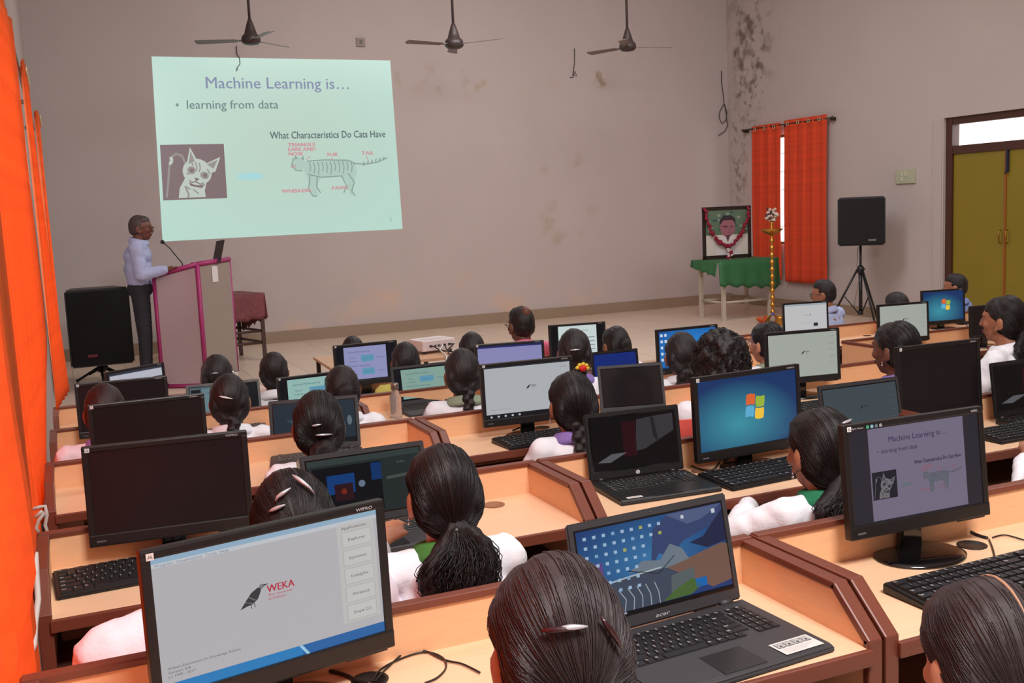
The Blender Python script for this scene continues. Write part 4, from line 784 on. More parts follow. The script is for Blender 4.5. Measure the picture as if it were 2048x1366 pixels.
kb('black keyboard behind the four-colour emblem monitor, mostly hidden', (1610, 830), 3, 0)
kb('black keyboard at the right edge on the second desk row', (2003, 890), 2, 0, .40)
kb('black keyboard before the small blue-green monitor near the door', (1925, 650), 5, 0)
# cables on desks
def cable(label, pts, z, r=.004, m_=BLK, name='cable'):
    P = [onZ(a, b_, z) if len(p_) == 2 else onZ(a, b_, p_[2]) for p_ in pts for a, b_ in (p_[:2],)]
    Q = []
    for i in range(len(P)-1):
        p0, p1, p2, p3 = P[max(i-1, 0)], P[i], P[i+1], P[min(i+2, len(P)-1)]
        for k in range(5):
            t = k/5; Q.append(.5*((2*p1)+(p2-p0)*t+(2*p0-5*p1+4*p2-p3)*t*t+(3*p1-p0-3*p2+p3)*t**3))
    Q.append(P[-1]); return tag(MB().tube(Q, r, 6).build(name, m_), label, 'cable')
z1 = TZ[1]+.004
cable('thin black cable looping out of the desk hole in the foreground', [(745, 1362), (760, 1340), (800, 1318), (850, 1304), (885, 1315), (892, 1335), (875, 1355), (850, 1366)], z1, .002)
cable('thin black cable running right from the foreground desk hole', [(750, 1362), (775, 1335), (815, 1302), (850, 1302), (890, 1320), (925, 1328), (960, 1345)], z1, .002)
cable('thick black cable under the big foreground monitor', [(660, 1342), (690, 1350), (715, 1362), (740, 1368)], z1, .004)
cable('black cable from the cat-slide monitor into the desk hole', [(1935, 1060), (1955, 1070), (1975, 1076)], z1, .004)
cable('thin black cable from the right desk hole down to the keyboard', [(1978, 1078), (1985, 1095), (1990, 1115)], z1, .002)
cable('thin black cable running right from the cat-slide desk hole', [(1985, 1075), (2010, 1070), (2048, 1080)], z1, .002)
cable('black cable beside the four-colour emblem monitor base', [(1395, 905), (1370, 910), (1372, 925), (1400, 938), (1425, 940), (1440, 922)], TZ[2]+.004, .003)
cable('black cable beside the small bird-logo monitor base', [(1085, 860), (1110, 868), (1130, 865)], TZ[3]+.004, .003)
cable('black cable near the small blue-green monitor', [(1905, 640), (1925, 644), (1935, 652)], TZ[5]+.004, .004)
PC_ = mat('pale_cable', (200, 192, 184), .5)
P = [onY(*q_) for q_ in ((70, 1105, 2.62), (73, 1150, 2.62), (76, 1200, 2.55), (70, 1245, 2.5), (68, 1290, 2.45), (55, 1320, 2.4), (48, 1366, 2.35), (44, 1420, 2.3))]
tag(MB().tube(P, .007, 8).build('power_cable', PC_), 'pale thick power cable hanging beside the nearest orange curtain', 'cable')
for i, pts in enumerate((((66, 1018), (80, 1014), (90, 1012), (94, 1030), (90, 1050), (95, 1062), (82, 1072)), ((70, 1035), (84, 1022), (88, 1026), (78, 1040), (72, 1055), (80, 1070)))):
    tag(MB().tube([onY(a, b_, 3.55) for a, b_ in pts], .006, 6).build('power_cable', PC_), ('pale cable loop, outer one, coming out under the orange curtain', 'pale cable loop, inner one, coming out under the orange curtain')[i], 'cable')
# power socket strip under the second left desk, small box under the third
p = onY(165, 1290, 2.95); t = thing('power_strip', 'white socket board under the left desk with the keyboard', 'power strip', (p.x, p.y, p.z))
MB().box(-.05, .13, 0, .03, -.045, .045, 0, .006).build('housing', mat('aged_white', (150, 136, 128), .5), t)
for i in range(4): MB().box(-.035+i*.04, -.01+i*.04, -.004, .001, -.02, .02, 0, .003).build('socket', mat('socket_white', (176, 166, 158), .5), t)
p = onY(125, 1052, 4.1); tag(MB().box(p.x-.04, p.x+.075, 4.05, 4.15, p.z-.03, p.z+.03, 0, .006).build('adapter_box', mat('beige_box', (170, 150, 134), .6)), 'small beige box under the third left desk', 'box')
# bottle, cups, boxes
p = onZ(793, 836, TZ[4]); t = thing('water_bottle', 'clear ribbed water bottle with a steel cap on the desk', 'bottle', (p.x, p.y, TZ[4]))
pf = [(.030, 0), (.034, .005)]
for k in range(5): pf += [(.034, .012+k*.016), (.031, .020+k*.016)]
pf += [(.034, .10), (.030, .125), (.018, .155), (.016, .165)]
MB().lathe(pf).build('bottle_body', mat('clear_bottle', (226, 214, 208), .12, trans=.75), t); MB().lathe([(.021, .160), (.022, .165), (.022, .19), (.019, .196)]).build('cap', mat('steel_cap', (150, 132, 124), .3, metal=.8), t)
p = onZ(470, 764, STG); t = tag(MB().lathe([(.05, 0), (.062, .11), (.066, .115), (.06, .112), (.048, .01)], (p.x, p.y, STG)).build('steel_tumbler', CHR), 'steel tumbler on the stage floor at the foot of the lectern', 'cup')
p = Vector((1.19, 6.80, 0)); b = MB().box(p.x-.09, p.x+.12, p.y-.02, p.y+.14, TZ[5], TZ[5]+.12, 0, .004); t = tag(b.build('paper_box', mat('box_white', (222, 198, 188), .7)), 'white box on the desk left of the teal lecture monitor', 'box')
p = onZ(1545, 668, STG+.0); 
p2 = onY(1545, 636, 8.2); zz = p2.z
t = thing('small_bottle', 'small clear bottle with a blue cap at the foot of the brass lamp', 'bottle', (onZ(1546, 650, STG).x, onZ(1546, 650, STG).y, STG)); MB().lathe([(.035, 0), (.037, .09), (.014, .13), (.014, .14)]).build('bottle_body', mat('clear_bottle', 0), t); MB().lathe([(.018, .135), (.018, .165)]).build('cap', mat('blue_cap', (80, 90, 190), .4), t)
q_ = onZ(1560, 650, STG); tag(MB().lathe([(.05, 0), (.07, .05), (.05, .09), (.06, .12), (.055, .12), (.04, .09)], (q_.x, q_.y, STG)).build('brass_pot', BR), 'small brass pot on the floor beside the oil lamp', 'pot')
q_ = onZ(1526, 646, STG); b = MB(); [b.ball((q_.x+random.uniform(-.09, .09), q_.y+random.uniform(-.06, .06), STG+.04+random.uniform(-.015, .03)), .03, sub=1) for _ in range(14)]; tag(b.build('marigold_heap', mat('orange_petals', (190, 84, 36), .8)), 'heap of orange flowers on the floor left of the oil lamp', 'flowers')
q_ = onZ(1713, 700, FZ[4]+.2); tag(MB().box(5.0, 5.25, 5.35, 5.6, FZ[4]+.126, FZ[4]+.36, 0, .03).build('school_bag', mat('maroon_bag', (96, 40, 46), .8, var=.3, vscale=14)), 'maroon bag on the shelf under the desk right of the aisle', 'bag')
# ------------------------------------------------------------------ people
def remesh(b, name, vox, sm=2):
    me = b.mesh(name); o = bpy.data.objects.new('tmp', me); C.objects.link(o)
    r = o.modifiers.new('r', 'REMESH'); r.mode = 'VOXEL'; r.voxel_size = vox; r.use_smooth_shade = True
    s = o.modifiers.new('s', 'SMOOTH'); s.factor = .5; s.iterations = sm
    dg = bpy.context.evaluated_depsgraph_get(); ev = o.evaluated_get(dg); m2 = bpy.data.meshes.new_from_object(ev, depsgraph=dg); m2.name = name
    bpy.data.objects.remove(o); bpy.data.meshes.remove(me); return m2
def put(me, name, mats, parent, label=None):
    me.materials.clear()
    for m_ in (mats if isinstance(mats, list) else [mats]): me.materials.append(m_)
    o = bpy.data.objects.new(name, me); C.objects.link(o); o.parent = parent
    if label: o['label'] = label
    return o
def noise_disp(me, amp, sc3, fn=None):
    pass
def displace(me, fn):
    nr = [v.normal.copy() for v in me.vertices]; out = []
    for v, n in zip(me.vertices, nr): out += (v.co+n*fn(v.co))[:]
    me.vertices.foreach_set('co', out); me.update()
def strands(me, inv, tie, kind='radial', amp=.0025, seed=0):
    at = me.attributes.new('strand', 'FLOAT_VECTOR', 'POINT'); a = tie.normalized(); ux = a.cross(Vector((0, 0, 1)));
    if ux.length < .1: ux = Vector((1, 0, 0))
    ux.normalize(); uy = a.cross(ux)
    vec = []; it = iter(range(len(me.vertices)))
    def fn(co):
        p = inv @ co
        if kind == 'radial':
            az = math.atan2(p.dot(uy), p.dot(ux)); po = math.acos(max(-1, min(1, p.normalized().dot(a)))) if p.length > 0 else 0
            s_ = Vector((math.cos(az)*9, math.sin(az)*9, po*.9+seed))
        elif kind == 'down': s_ = Vector((p.x*95, p.y*95, p.z*6+seed))
        else: s_ = Vector((p.x*38, p.y*38, p.z*38+seed))
        vec.extend(s_)
        return noise.noise(s_*(.9 if kind != 'curl' else 1.4))*amp
    displace(me, fn); at = me.attributes['strand']; at.data.foreach_set('vector', vec)
HAIR = hair_mat('black_hair', (26, 20, 21), .42); HAIRB = hair_mat('brown_black_hair', (52, 42, 43), .40); HAIRG = hair_mat('greying_hair', (66, 54, 50), .55)
SK = {'mid': mat('brown_skin', (158, 104, 76), .5, var=.06, vscale=12), 'dark': mat('deep_brown_skin', (110, 66, 50), .5, var=.06, vscale=12), 'light': mat('light_brown_skin', (196, 136, 104), .5, var=.06, vscale=12)}
EYEW = mat('eye_white', (220, 212, 206), .3); EYEB = mat('eye_dark', (22, 14, 12), .2); LIPM = mat('lip', (120, 62, 56), .5); STEEL = CHR
TRS = mat('dark_trousers', (34, 32, 40), .8)
CHM = {'dark': mat('dark_brown_chair_plastic', (70, 40, 36), .4), 'red': mat('red_chair_plastic', (222, 34, 38), .35), 'green': mat('lime_green_chair_plastic', (150, 160, 40), .4), 'pink': mat('salmon_red_plastic', (226, 96, 88), .4)}
def chair(label, loc, rz, col='dark', H=.80, group=None):
    t = thing('plastic_chair', label, 'chair', loc, rz, group); m_ = CHM[col]
    MB().box(-.21, .21, -.20, .22, .41, .445, 0, .012).build('seat', m_, t)
    b = MB(); n = 8
    for i in range(n):
        a0, a1 = -.8+1.6*i/n, -.8+1.6*(i+1)/n; P = lambda a, z: (.25*math.sin(a), -.24+.10*(1-math.cos(a))-.10*(z-.44), z)
        b.add([P(a0, .44), P(a1, .44), P(a1, H), P(a0, H)]+[tuple(Vector(P(q_, z))+Vector((0, -.015, 0))) for q_, z in ((a0, .44), (a1, .44), (a1, H), (a0, H))], [(0, 1, 2, 3), (7, 6, 5, 4), (3, 2, 6, 7), (0, 4, 5, 1)]+([(0, 3, 7, 4)] if i == 0 else [])+([(1, 5, 6, 2)] if i == n-1 else []))
    b.build('backrest', m_, t)
    for x in (-.18, .18):
        for y in (-.17, .19): MB().tube([(x*1.1, y*1.1, 0), (x, y, .42)], [.016, .02], 8).build('leg', m_, t)
    return t
def person(label, top, y, floor, yaw=0, w=.172, style='bun', coat=WSH, collar=None, skin='mid', hair=None, pitch=8, hyaw=0, roll=0, arms=None, vox=.011, face=False, seat='dark', seatphrase=None, clip=None, earring=False, glasses=False, lowhair=None, stand_=False, trous=TRS, wide=1.0, hands=True, lean=.0, wtop=None, hz=1.06, sleeve=1.0, bulk=1.0, part=False, coatname='coat'):
    hair = hair or HAIR; P = wtop or onY(top[0], top[1], y); hs = w/.166
    hb = 1.15 if not stand_ else 1.575; s = (P.z-floor-.114*hs*hz)/hb; ya = math.radians(yaw)
    off = Matrix.Rotation(ya, 3, 'Z') @ Vector((0, (.05+lean)*s, 0)); loc = Vector((P.x-off.x, P.y-off.y, floor))
    t = thing('person', label, 'person', loc, ya); inv0 = (Matrix.Translation(loc) @ Matrix.Rotation(ya, 4, 'Z')).inverted()
    S = Matrix.Scale(s, 4); dz = .455 if stand_ else .012
    hc = Vector((0, (.05+lean)*s, hb*s)); HM = Matrix.Translation(hc) @ Matrix.Rotation(math.radians(hyaw), 4, 'Z') @ Matrix.Rotation(math.radians(-pitch), 4, 'X') @ Matrix.Rotation(math.radians(roll), 4, 'Y') @ Matrix.Diagonal((hs, hs, hs*hz, 1))
    hinv = HM.inverted()
    # joints (scaled)
    v = lambda *a: Vector(a)*s
    shz = .945+dz; J = {}
    if stand_: dflt = {'L': (v(-.22, .06, 1.14), v(-.14, .26, 1.08)), 'R': (v(.22, .06, 1.14), v(.14, .26, 1.08))}
    else: dflt = {'L': (v(-.235, .13, .74), v(-.12, .37, .795)), 'R': (v(.235, .13, .74), v(.12, .37, .795))}
    for sd, sg in (('L', -1), ('R', 1)):
        e, wr = dflt[sd]
        if arms and sd in arms:
            e, wr = [(inv0 @ q_ if len(q_) == 3 and isinstance(q_, Vector) else v(*q_)) for q_ in arms[sd]]
        J[sd] = (v(sg*.165*wide, .015+lean*.7, shz), e, wr)
    # body skin: one continuous surface
    b = MB(); b.ball((0, .008, .012), (.071, .088, .096), T=HM, sub=3); b.ball((0, .036, -.045), (.052, .055, .062), T=HM); b.ball((0, .058, -.083), (.022, .024, .020), T=HM)
    b.ball((0, .098, -.012), (.010, .013, .024), T=HM); b.ball((0, .106, -.024), (.015, .012, .010), T=HM); b.ball((0, .087, -.056), (.022, .010, .010), T=HM)
    for x in (-.03, .03): b.ball((x, .082, .026), (.02, .012, .008), T=HM); b.ball((x*1.3, .068, -.02), (.022, .02, .02), T=HM)
    for sg in (-1, 1): b.ball((sg*.079, .010, -.012), (.011, .019, .031), T=HM @ Matrix.Rotation(-sg*.25, 4, 'Z')); b.ball((sg*.077, .013, -.038), (.009, .011, .013), T=HM)
    nk = Vector((0, .02*s+lean*s*.8, (shz+.03)*s)); b.cap(HM @ Vector((0, -.012, -.06)), nk, .052*hs, .062*s, 6); b.ball(nk, (.09*s, .06*s, .05*s))
    for q_, rr in (((0, lean*.6, .87+dz), (.15*wide, .095, .10)), ((0, lean*.3, .72+dz), (.135*wide, .09, .13)), ((0, 0, .57+dz), (.145, .10, .10))): b.ball(v(*q_), tuple(x*s for x in rr))
    for sd, sg in (('L', -1), ('R', 1)):
        sh, e, wr = J[sd]; b.cap(sh, e, .043*s, .034*s); b.cap(e, wr, .033*s, .023*s)
        d = (wr-e).normalized(); sidev = d.cross(Vector((0, 0, 1))).normalized(); dn = Vector((0, 0, -1))
        if hands:
            pc_ = wr+d*.045*s; b.ball(pc_, .026*s); b.ball(wr+d*.03*s, .024*s); b.ball(pc_+sidev*.016*s+d*.01*s, .018*s); b.ball(pc_-sidev*.016*s+d*.01*s, .018*s)
            for i, ln in enumerate((.055, .068, .064, .048)):
                o_ = (i-1.5)*.018*s*sg*-1*-1; f0 = pc_+sidev*o_+d*.02*s; f1 = f0+d*ln*.6*s+Vector((0, 0, .004*s)); f2 = f1+(d*.75+dn*.66)*ln*.5*s
                b.cap(f0, f1, .0095*s, .009*s, 4); b.cap(f1, f2, .009*s, .0078*s, 3)
            th0 = wr+d*.02*s-sidev*sg*.018*s; th1 = th0-sidev*sg*.03*s+d*.03*s; th2 = th1+d*.028*s+dn*.01*s; b.cap(th0, th1, .0125*s, .011*s, 3); b.cap(th1, th2, .011*s, .009*s, 3)
        if stand_: L = [v(sg*.085, 0, .93), v(sg*.10, .01, .50), v(sg*.11, -.01, .09), v(sg*.12, .13, .035)]
        else: L = [v(sg*.09, 0, .50), v(sg*.10, .40, .50), v(sg*.10, .40, .09), v(sg*.10, .51, .035)]
        b.cap(L[0], L[1], .072*s, .052*s, 9); b.cap(L[1], L[2], .05*s, .036*s, 9); b.cap(L[2], L[3], .036*s, .03*s, 4)
        J['leg'+sd] = L
    me = remesh(b, 'body', vox, 2); put(me, 'body', SK[skin], t)
    # trousers
    b = MB()
    for sd in 'LR': L = J['leg'+sd]; b.cap(L[0], L[1], .088*s, .066*s, 9); b.cap(L[1], L[2], .064*s, .055*s, 9)
    b.ball(v(0, 0, .53+dz), ((.17 if stand_ else .155)*s, (.130 if stand_ else .115)*s, .10*s)); me = remesh(b, 'trousers', .014, 2); put(me, 'trousers', trous, t)
    b = MB()
    for sd, sg in (('L', -1), ('R', 1)): q_ = J['leg'+sd]; b.ball(q_[3]+Vector((0, -.02, .0)), (.045*s, .095*s, .038*s)); b.ball(q_[2]+Vector((0, 0, -.035*s)), (.042*s, .05*s, .04*s))
    put(remesh(b, 'shoes', .012, 1), 'shoes', BLK, t)
    # coat or shirt
    b = MB(); W_ = wide
    for q_, rr in (((0, .012+lean*.75, .925+dz), (.165*W_, .085*bulk, .062)), ((0, .005+lean*.6, .85+dz), (.175*W_, .112*bulk, .11)), ((0, lean*.3, .72+dz), (.165*W_, .112*bulk, .15)), ((0, 0, .56+dz+(.05 if stand_ else 0)), (.17, .128, .13) if not stand_ else (.158, .118, .075))): b.ball(v(*q_), tuple(x*s for x in rr), sub=3)
    b.cap(Vector((-.07*s, nk.y, nk.z-.02*s)), Vector((.07*s, nk.y, nk.z-.02*s)), .048*s, .048*s, 5)
    for sd, sg in (('L', -1), ('R', 1)):
        sh, e, wr = J[sd]; b.cap(Vector((sg*.06*s, nk.y, nk.z-.025*s)), sh, .052*s, .062*s, 6); b.cap(sh, e, .063*s*sleeve, .055*s*sleeve); b.cap(e, e.lerp(wr, .88), .053*s*sleeve, .042*s*sleeve)
    me = remesh(b, coatname, max(.009, vox), 2)
    displace(me, lambda p: (noise.noise(Vector((p.x*9, p.y*9+yaw, p.z*16)))*.6+noise.noise(Vector((p.x*26+p.z*18, p.y*26, p.z*20)))*.4)*.013*s)
    co = put(me, coatname, coat, t)
    collar = collar or coat
    if True:
        b = MB(); n = 22; ring = []
        for k in range(n+1): a = 2*math.pi*k/n; ring.append(nk+Vector((math.cos(a)*.080*s, math.sin(a)*.068*s+.004, .024*s+(-.018*math.sin(a)-.006*abs(math.cos(a)))*s)))
        b.tube(ring, .024*s, 10, cap=False); ring2 = [q_+Vector(((q_.x-nk.x)*.22, (q_.y-nk.y)*.22, -.018*s)) for q_ in ring]; b.tube(ring2, .018*s, 10, cap=False); put(remesh(b, 'collar', .007, 2), 'collar', collar, t)
    # hair
    tie = Vector((0, -.072, -.060)); b = MB()
    if style in ('short', 'bald', 'speaker'):
        b.ball((0, -.014, .020), (.0765, .086, .096), T=HM, sub=3); b.ball((0, -.030, -.010), (.0745, .070, .066), T=HM); b.ball((0, .022, .060), (.066, .064, .050), T=HM)
        if style == 'short': b.ball((0, .01, .075), (.062, .07, .045), T=HM)
        tie = Vector((0, .3, -1))
    elif style == 'curly':
        b.ball((0, -.016, .018), (.092, .10, .105), T=HM, sub=3)
        for _ in range(150):
            d = Vector((random.gauss(0, 1), random.gauss(0, 1), random.gauss(.2, 1))).normalized()
            if d.y > .55 and d.z < .35: continue
            if d.z < -.55: continue
            b.ball((d.x*.094, -.016+d.y*.100, .018+d.z*.106), random.uniform(.010, .021), T=HM, sub=1)
    else:
        b.ball((0, -.022, .016), (.082, .086, .101), T=HM, sub=3); b.ball((0, .020, .048), (.0725, .070, .062), T=HM); b.ball((0, -.046, -.044), (.071, .050, .055), T=HM)
        for sg in (-1, 1): b.ball((sg*.062, -.040, -.008), (.022, .046, .058), T=HM); b.ball((sg*.060, .006, .035), (.022, .045, .035), T=HM)
        if style in ('bun', 'clipbun'): tie = Vector((0, -.09, -.062))
        if style == 'highbun': tie = Vector((0, -.095, .0))
    me = remesh(b, 'hair', .006 if vox < .010 else .008, 2)
    sd_ = abs(hash(label)) % 1 if False else (P.x*3.1) % 7
    strands(me, hinv, tie, 'curl' if style == 'curly' else 'radial', .006 if style == 'curly' else (.0016 if vox < .010 else .003), sd_)
    hr = put(me, 'hair', hair, t)
    if style == 'curly':
        b = MB(); rg = random.Random(3)
        for _ in range(700):
            d = Vector((rg.gauss(0, 1), rg.gauss(0, 1), rg.gauss(.25, 1))).normalized()
            if (d.y > .5 and d.z < .4) or d.z < -.6: continue
            c = Vector((d.x*.100, -.016+d.y*.108, .018+d.z*.114)); e1 = d.cross(Vector((rg.gauss(0, 1), rg.gauss(0, 1), rg.gauss(0, 1)))).normalized(); e2 = d.cross(e1)+d*rg.uniform(-.3, .8); r_ = rg.uniform(.006, .013); pts = [HM @ (c+e1*math.cos(k*.75)*r_+e2*math.sin(k*.75)*r_) for k in range(7)]; b.tube(pts, .0016, 3, cap=False)
        o_ = b.build('hair_strands', hair, hr); o_['kind'] = 'stuff'
    if style == 'bald': MB().ball((0.0, -.060, .078), (.030, .034, .034), T=HM, sub=3).build('bald_crown', SK[skin], hr)
    fine = vox < .010 and style not in ('short', 'bald', 'speaker', 'curly')
    if fine:
        from mathutils.bvhtree import BVHTree
        bv = BVHTree.FromPolygons([v_.co.copy() for v_ in hr.data.vertices], [list(p_.vertices) for p_ in hr.data.polygons]); ctr = Vector((0, -.02, 0)); a_ = (tie-ctr).normalized(); ux = a_.cross(Vector((1, 0, 0))).normalized(); uy = a_.cross(ux); b = MB(); R3 = HM.to_3x3(); rg = random.Random(5)
        for _ in range(900):
            az = rg.uniform(0, 6.283); p0 = rg.uniform(.5, 2.5); p1 = max(.12, p0-rg.uniform(.7, 1.5)); pts = []; wob = rg.uniform(-.05, .05); of = rg.uniform(.0002, .0016)
            for k in range(8):
                po = p0+(p1-p0)*k/7; d = a_*math.cos(po)+(ux*math.cos(az+wob*k/7)+uy*math.sin(az+wob*k/7))*math.sin(po)
                if d.y > .5 and d.z < .42: pts = []; continue
                h_, n__, _i, _d = bv.ray_cast(HM @ (ctr+d*.25), -(R3 @ d).normalized(), .4)
                if h_ is not None: pts.append(h_+n__*of)
            if len(pts) > 3: b.tube(pts, .0007, 3, cap=False)
        o_ = b.build('hair_strands', hair, hr); o_['kind'] = 'stuff'
        if part:
            pts = []
            for k in range(10):
                a__ = math.radians(62+k*9); d = Vector((.10, math.cos(a__), math.sin(a__))); h_, n__, _i, _d = bv.ray_cast(HM @ (ctr+d*.25), -(R3 @ d).normalized(), .4)
                if h_ is not None: pts.append(h_+n__*.0006)
            b = MB(); b.tube(pts, [.0012+.0018*math.sin(math.pi*min(1, k/len(pts)+.1)) for k in range(len(pts))], 6); b.build('parting', mat('pale_parting', (170, 126, 100), .6), hr)
    def blobs(pts, name, kind='down', vx=.007, amp=.004):
        b = MB()
        for p, r in pts: b.ball(p, r)
        me = remesh(b, name, vx, 2); strands(me, hinv, Vector((0, 0, -1)), kind, amp, sd_); return put(me, name, hair, hr)
    T0 = HM @ tie
    if style in ('bun', 'clipbun', 'highbun'):
        c = HM @ (tie*1.04); R = .040*hs; b = MB()
        for k in range(26):
            a = k*.55; rr = R*(.28+.62*k/26); b.ball(c+Vector((math.cos(a)*rr, -.004-(.018 if k < 14 else .006)*hs, math.sin(a)*rr*.8)), R*.36, sub=1)
        b.ball(c, (R*1.05, R*.75, R*.9)); me = remesh(b, 'hair_bun', .006, 1); strands(me, Matrix.Translation(-c), Vector((0, -1, 0)), 'radial', .002, sd_); put(me, 'hair_bun', hair, hr)
    elif style in ('pony', 'lowpony'):
        pts = []; L_p = (lowhair or .26); g = Vector((0, -.03, -1)).normalized()
        for k in range(34):
            f = k/33; wv = math.sin(f*9)*.010; wd = (.014+.074*math.sin(min(1, f*1.5+.04)*2.1)) if style == 'pony' else (.020+.022*math.sin(f*2.6))
            for j in range(3):
                pts.append((T0+Vector(((j-1)*wd*.75*hs+wv, -.012-.026*math.sin(f*2.2), -L_p*f-.0)), (wd*.50*hs, .022*hs+.006, .022*hs)))
        if fine: pts = [(q_, (r_[0]*.72, r_[1]*.8, r_[2])) for q_, r_ in pts]
        po_ = blobs(pts, 'ponytail', 'down', .007, .004)
        if fine:
            b = MB(); rg = random.Random(9)
            for _ in range(620):
                th_ = rg.uniform(0, 6.283); rho = rg.uniform(.55, 1.12); ph = rg.uniform(0, 6.28); fr = rg.uniform(11, 20); le = L_p*rg.uniform(.75, 1.08); pts = []
                for k in range(14):
                    f = k/13; wd = ((.010+.078*math.sin(min(1, f*1.5+.03)*2.1)) if style == 'pony' else (.018+.022*math.sin(f*2.6)))*hs; am = .010*min(1, f*2.5)
                    pts.append(T0+Vector((math.cos(th_)*wd*rho+math.sin(fr*f+ph)*am+math.sin(f*9)*.006, -.014-.026*math.sin(f*2.2)+math.sin(th_)*(.016+.014*math.sin(f*3))*rho+math.cos(fr*f+ph)*am*.6, -le*f)))
                b.tube(pts, [.0013]*11+[.0011, .0008, .0004], 3, cap=False)
            o_ = b.build('hair_strands', hair, po_); o_['kind'] = 'stuff'; o_.parent = hr
        MB().lathe([(.020, -.012), (.026, 0), (.020, .012)], T0+Vector((0, -.010, -.006)), 14).build('hair_tie', BLK, hr)
    elif style == 'braid':
        pts = []; L_b = (lowhair or .30); n = int(L_b/.022); bx_ = random.choice((-.01, .01))
        for k in range(n):
            f = k/n; r = (.026-.010*f)*hs
            pts.append((T0+Vector((bx_+(.011 if k % 2 else -.011)*(1-.4*f), -.008-.030*math.sin(min(1, f*2)*1.5), -.005-L_b*f)), (r*.92, r*.8, r*.82)))
            pts.append((T0+Vector((bx_-(.009 if k % 2 else -.009)*(1-.4*f), -.003-.030*math.sin(min(1, f*2)*1.5), -.012-L_b*f)), (r*.7, r*.7, r*.62)))
        blobs(pts, 'braid', 'down', .0055, .0015)
        if fine: pass
    elif style == 'bundle':
        pts = [(T0+Vector((math.sin(k*1.9)*.020, -.012, -.02-.011*k)), (.038*hs, .03*hs, .026*hs)) for k in range(11)]; blobs(pts, 'hair_bundle', 'down', .007, .006)
    elif style == 'bob':
        b = MB(); b.ball((0, -.030, -.040), (.076, .058, .068), T=HM); me = remesh(b, 'nape_hair', .007, 1); strands(me, hinv, Vector((0, 0, -1)), 'down', .002, sd_); put(me, 'nape_hair', hair, hr)
    # clips
    for n_, cl in enumerate(clip or ()):
        (cx, cz), ln, an, m_ = cl
        def surf(x, z):
            q_ = 1-(x/.084)**2-((z-.016)/.103)**2; return Vector((x, -.022-.088*math.sqrt(max(.02, q_))-.006-.002*(z > .05), z+(.004 if z > .05 else 0)))
        pts = []
        for k in range(7): f = (k/6-.5)*ln; pts.append(HM @ surf(cx+f*math.cos(an), cz+f*math.sin(an)))
        MB().tube(pts, [.0015*hs, .0034*hs, .0042*hs, .0042*hs, .0034*hs, .0025*hs, .0012*hs], 6).build('hair_clip', m_, hr)
    if earring:
        for sg in (-1, 1): MB().ball(HM @ Vector((sg*.083, .014, -.056)), .0045*hs).ball(HM @ Vector((sg*.083, .014, -.047)), .003*hs).build('earring', STEEL, t)
    if face:
        for sg in (-1, 1):
            MB().ball(HM @ Vector((sg*.030, .0745, .004)), (.0105*hs, .008*hs, .0065*hs)).build('eye', EYEW, t); MB().ball(HM @ Vector((sg*.030, .0805, .004)), .0042*hs).build('iris', EYEB, t)
            MB().tube([HM @ Vector((sg*(.014+.008*k), .095-.006*k, .026+.003*math.sin(k))) for k in range(5)], .0025, 6).build('eyebrow', hair, t)
        MB().ball(HM @ Vector((0, .094, -.051)), (.021*hs, .006*hs, .004*hs)).ball(HM @ Vector((0, .093, -.060)), (.018*hs, .006*hs, .005*hs)).build('lips', LIPM, t)
    if style == 'speaker': MB().ball(HM @ Vector((0, .102, -.040)), (.022*hs, .006*hs, .005*hs)).build('moustache', HAIRG, t)
    if glasses:
        b = MB()
        for sg in (-1, 1):
            ring = [HM @ Vector((sg*.032+.021*math.cos(a*math.pi/6), .104, .002+.015*math.sin(a*math.pi/6))) for a in range(13)]; b.tube(ring, .0018*hs, 6, cap=False)
            b.tube([HM @ Vector((sg*.053, .103, .006)), HM @ Vector((sg*.078, .075, .008)), HM @ Vector((sg*.084, .0, .004)), HM @ Vector((sg*.080, -.012, -.01))], .0022*hs, 6)
        b.tube([HM @ Vector((-.011, .106, .004)), HM @ Vector((.011, .106, .004))], .0018*hs, 6); b.build('glasses', mat('dark_glasses_frame', (60, 48, 46), .3) if glasses == 'dark' else CHR, t)
    if seatphrase and not stand_:
        pr_ = loc+Matrix.Rotation(ya, 3, 'Z') @ Vector((0, -.02, 0)); chair('dark plastic chair under '+seatphrase, (pr_.x, pr_.y, floor), ya, seat, H=.62, group='chairs under the seated people')
    return t
def cloth(n, c): return mat(n, c, .85, bump=.15, bscale=120)
GRC = cloth('green_cloth', (70, 128, 56)); GRN2 = cloth('emerald_cloth', (30, 122, 82)); PUR = cloth('lilac_cloth', (142, 118, 190)); SAGE = cloth('sage_cloth', (146, 160, 136)); PNK = cloth('pink_shirt_cloth', (236, 120, 150)); BLS = cloth('pale_blue_shirt_cloth', (178, 190, 226)); YEL = cloth('yellow_green_cloth', (200, 190, 96)); OFW = cloth('warm_white_coat', (238, 226, 234)); BL2 = cloth('blue_shirt_cloth', (132, 158, 214)); BL3 = cloth('light_blue_shirt_cloth', (170, 178, 212))
SI = mat('silver_clip', (196, 196, 202), .28, metal=.35); DK = mat('dark_clip', (54, 24, 30), .25, coat=.5)
YR = [0, 1.13, 2.36, 3.66, 4.90, 6.15, 7.35]
# row 1 (foreground)
person('person in the foreground, back of dark brown hair with a silver clip and low bun', (1106, 1114), 1.14, FZ[1], yaw=-6, w=.167, style='clipbun', hair=HAIRB, pitch=16, vox=.008, clip=[((-.022, .036), .050, -.06, DK), ((-.012, .0365), .034, -.06, SI), ((.038, .022), .048, -1.0, DK)], seatphrase='the foreground person with a silver clip')
person('person at the lower right corner, parted dark hair and one ear showing', (1975, 1163), 1.06, FZ[1], yaw=-14, w=.172, style='bundle', hair=HAIRB, pitch=16, vox=.008, skin='light', part=True, seatphrase='the lower right corner person')
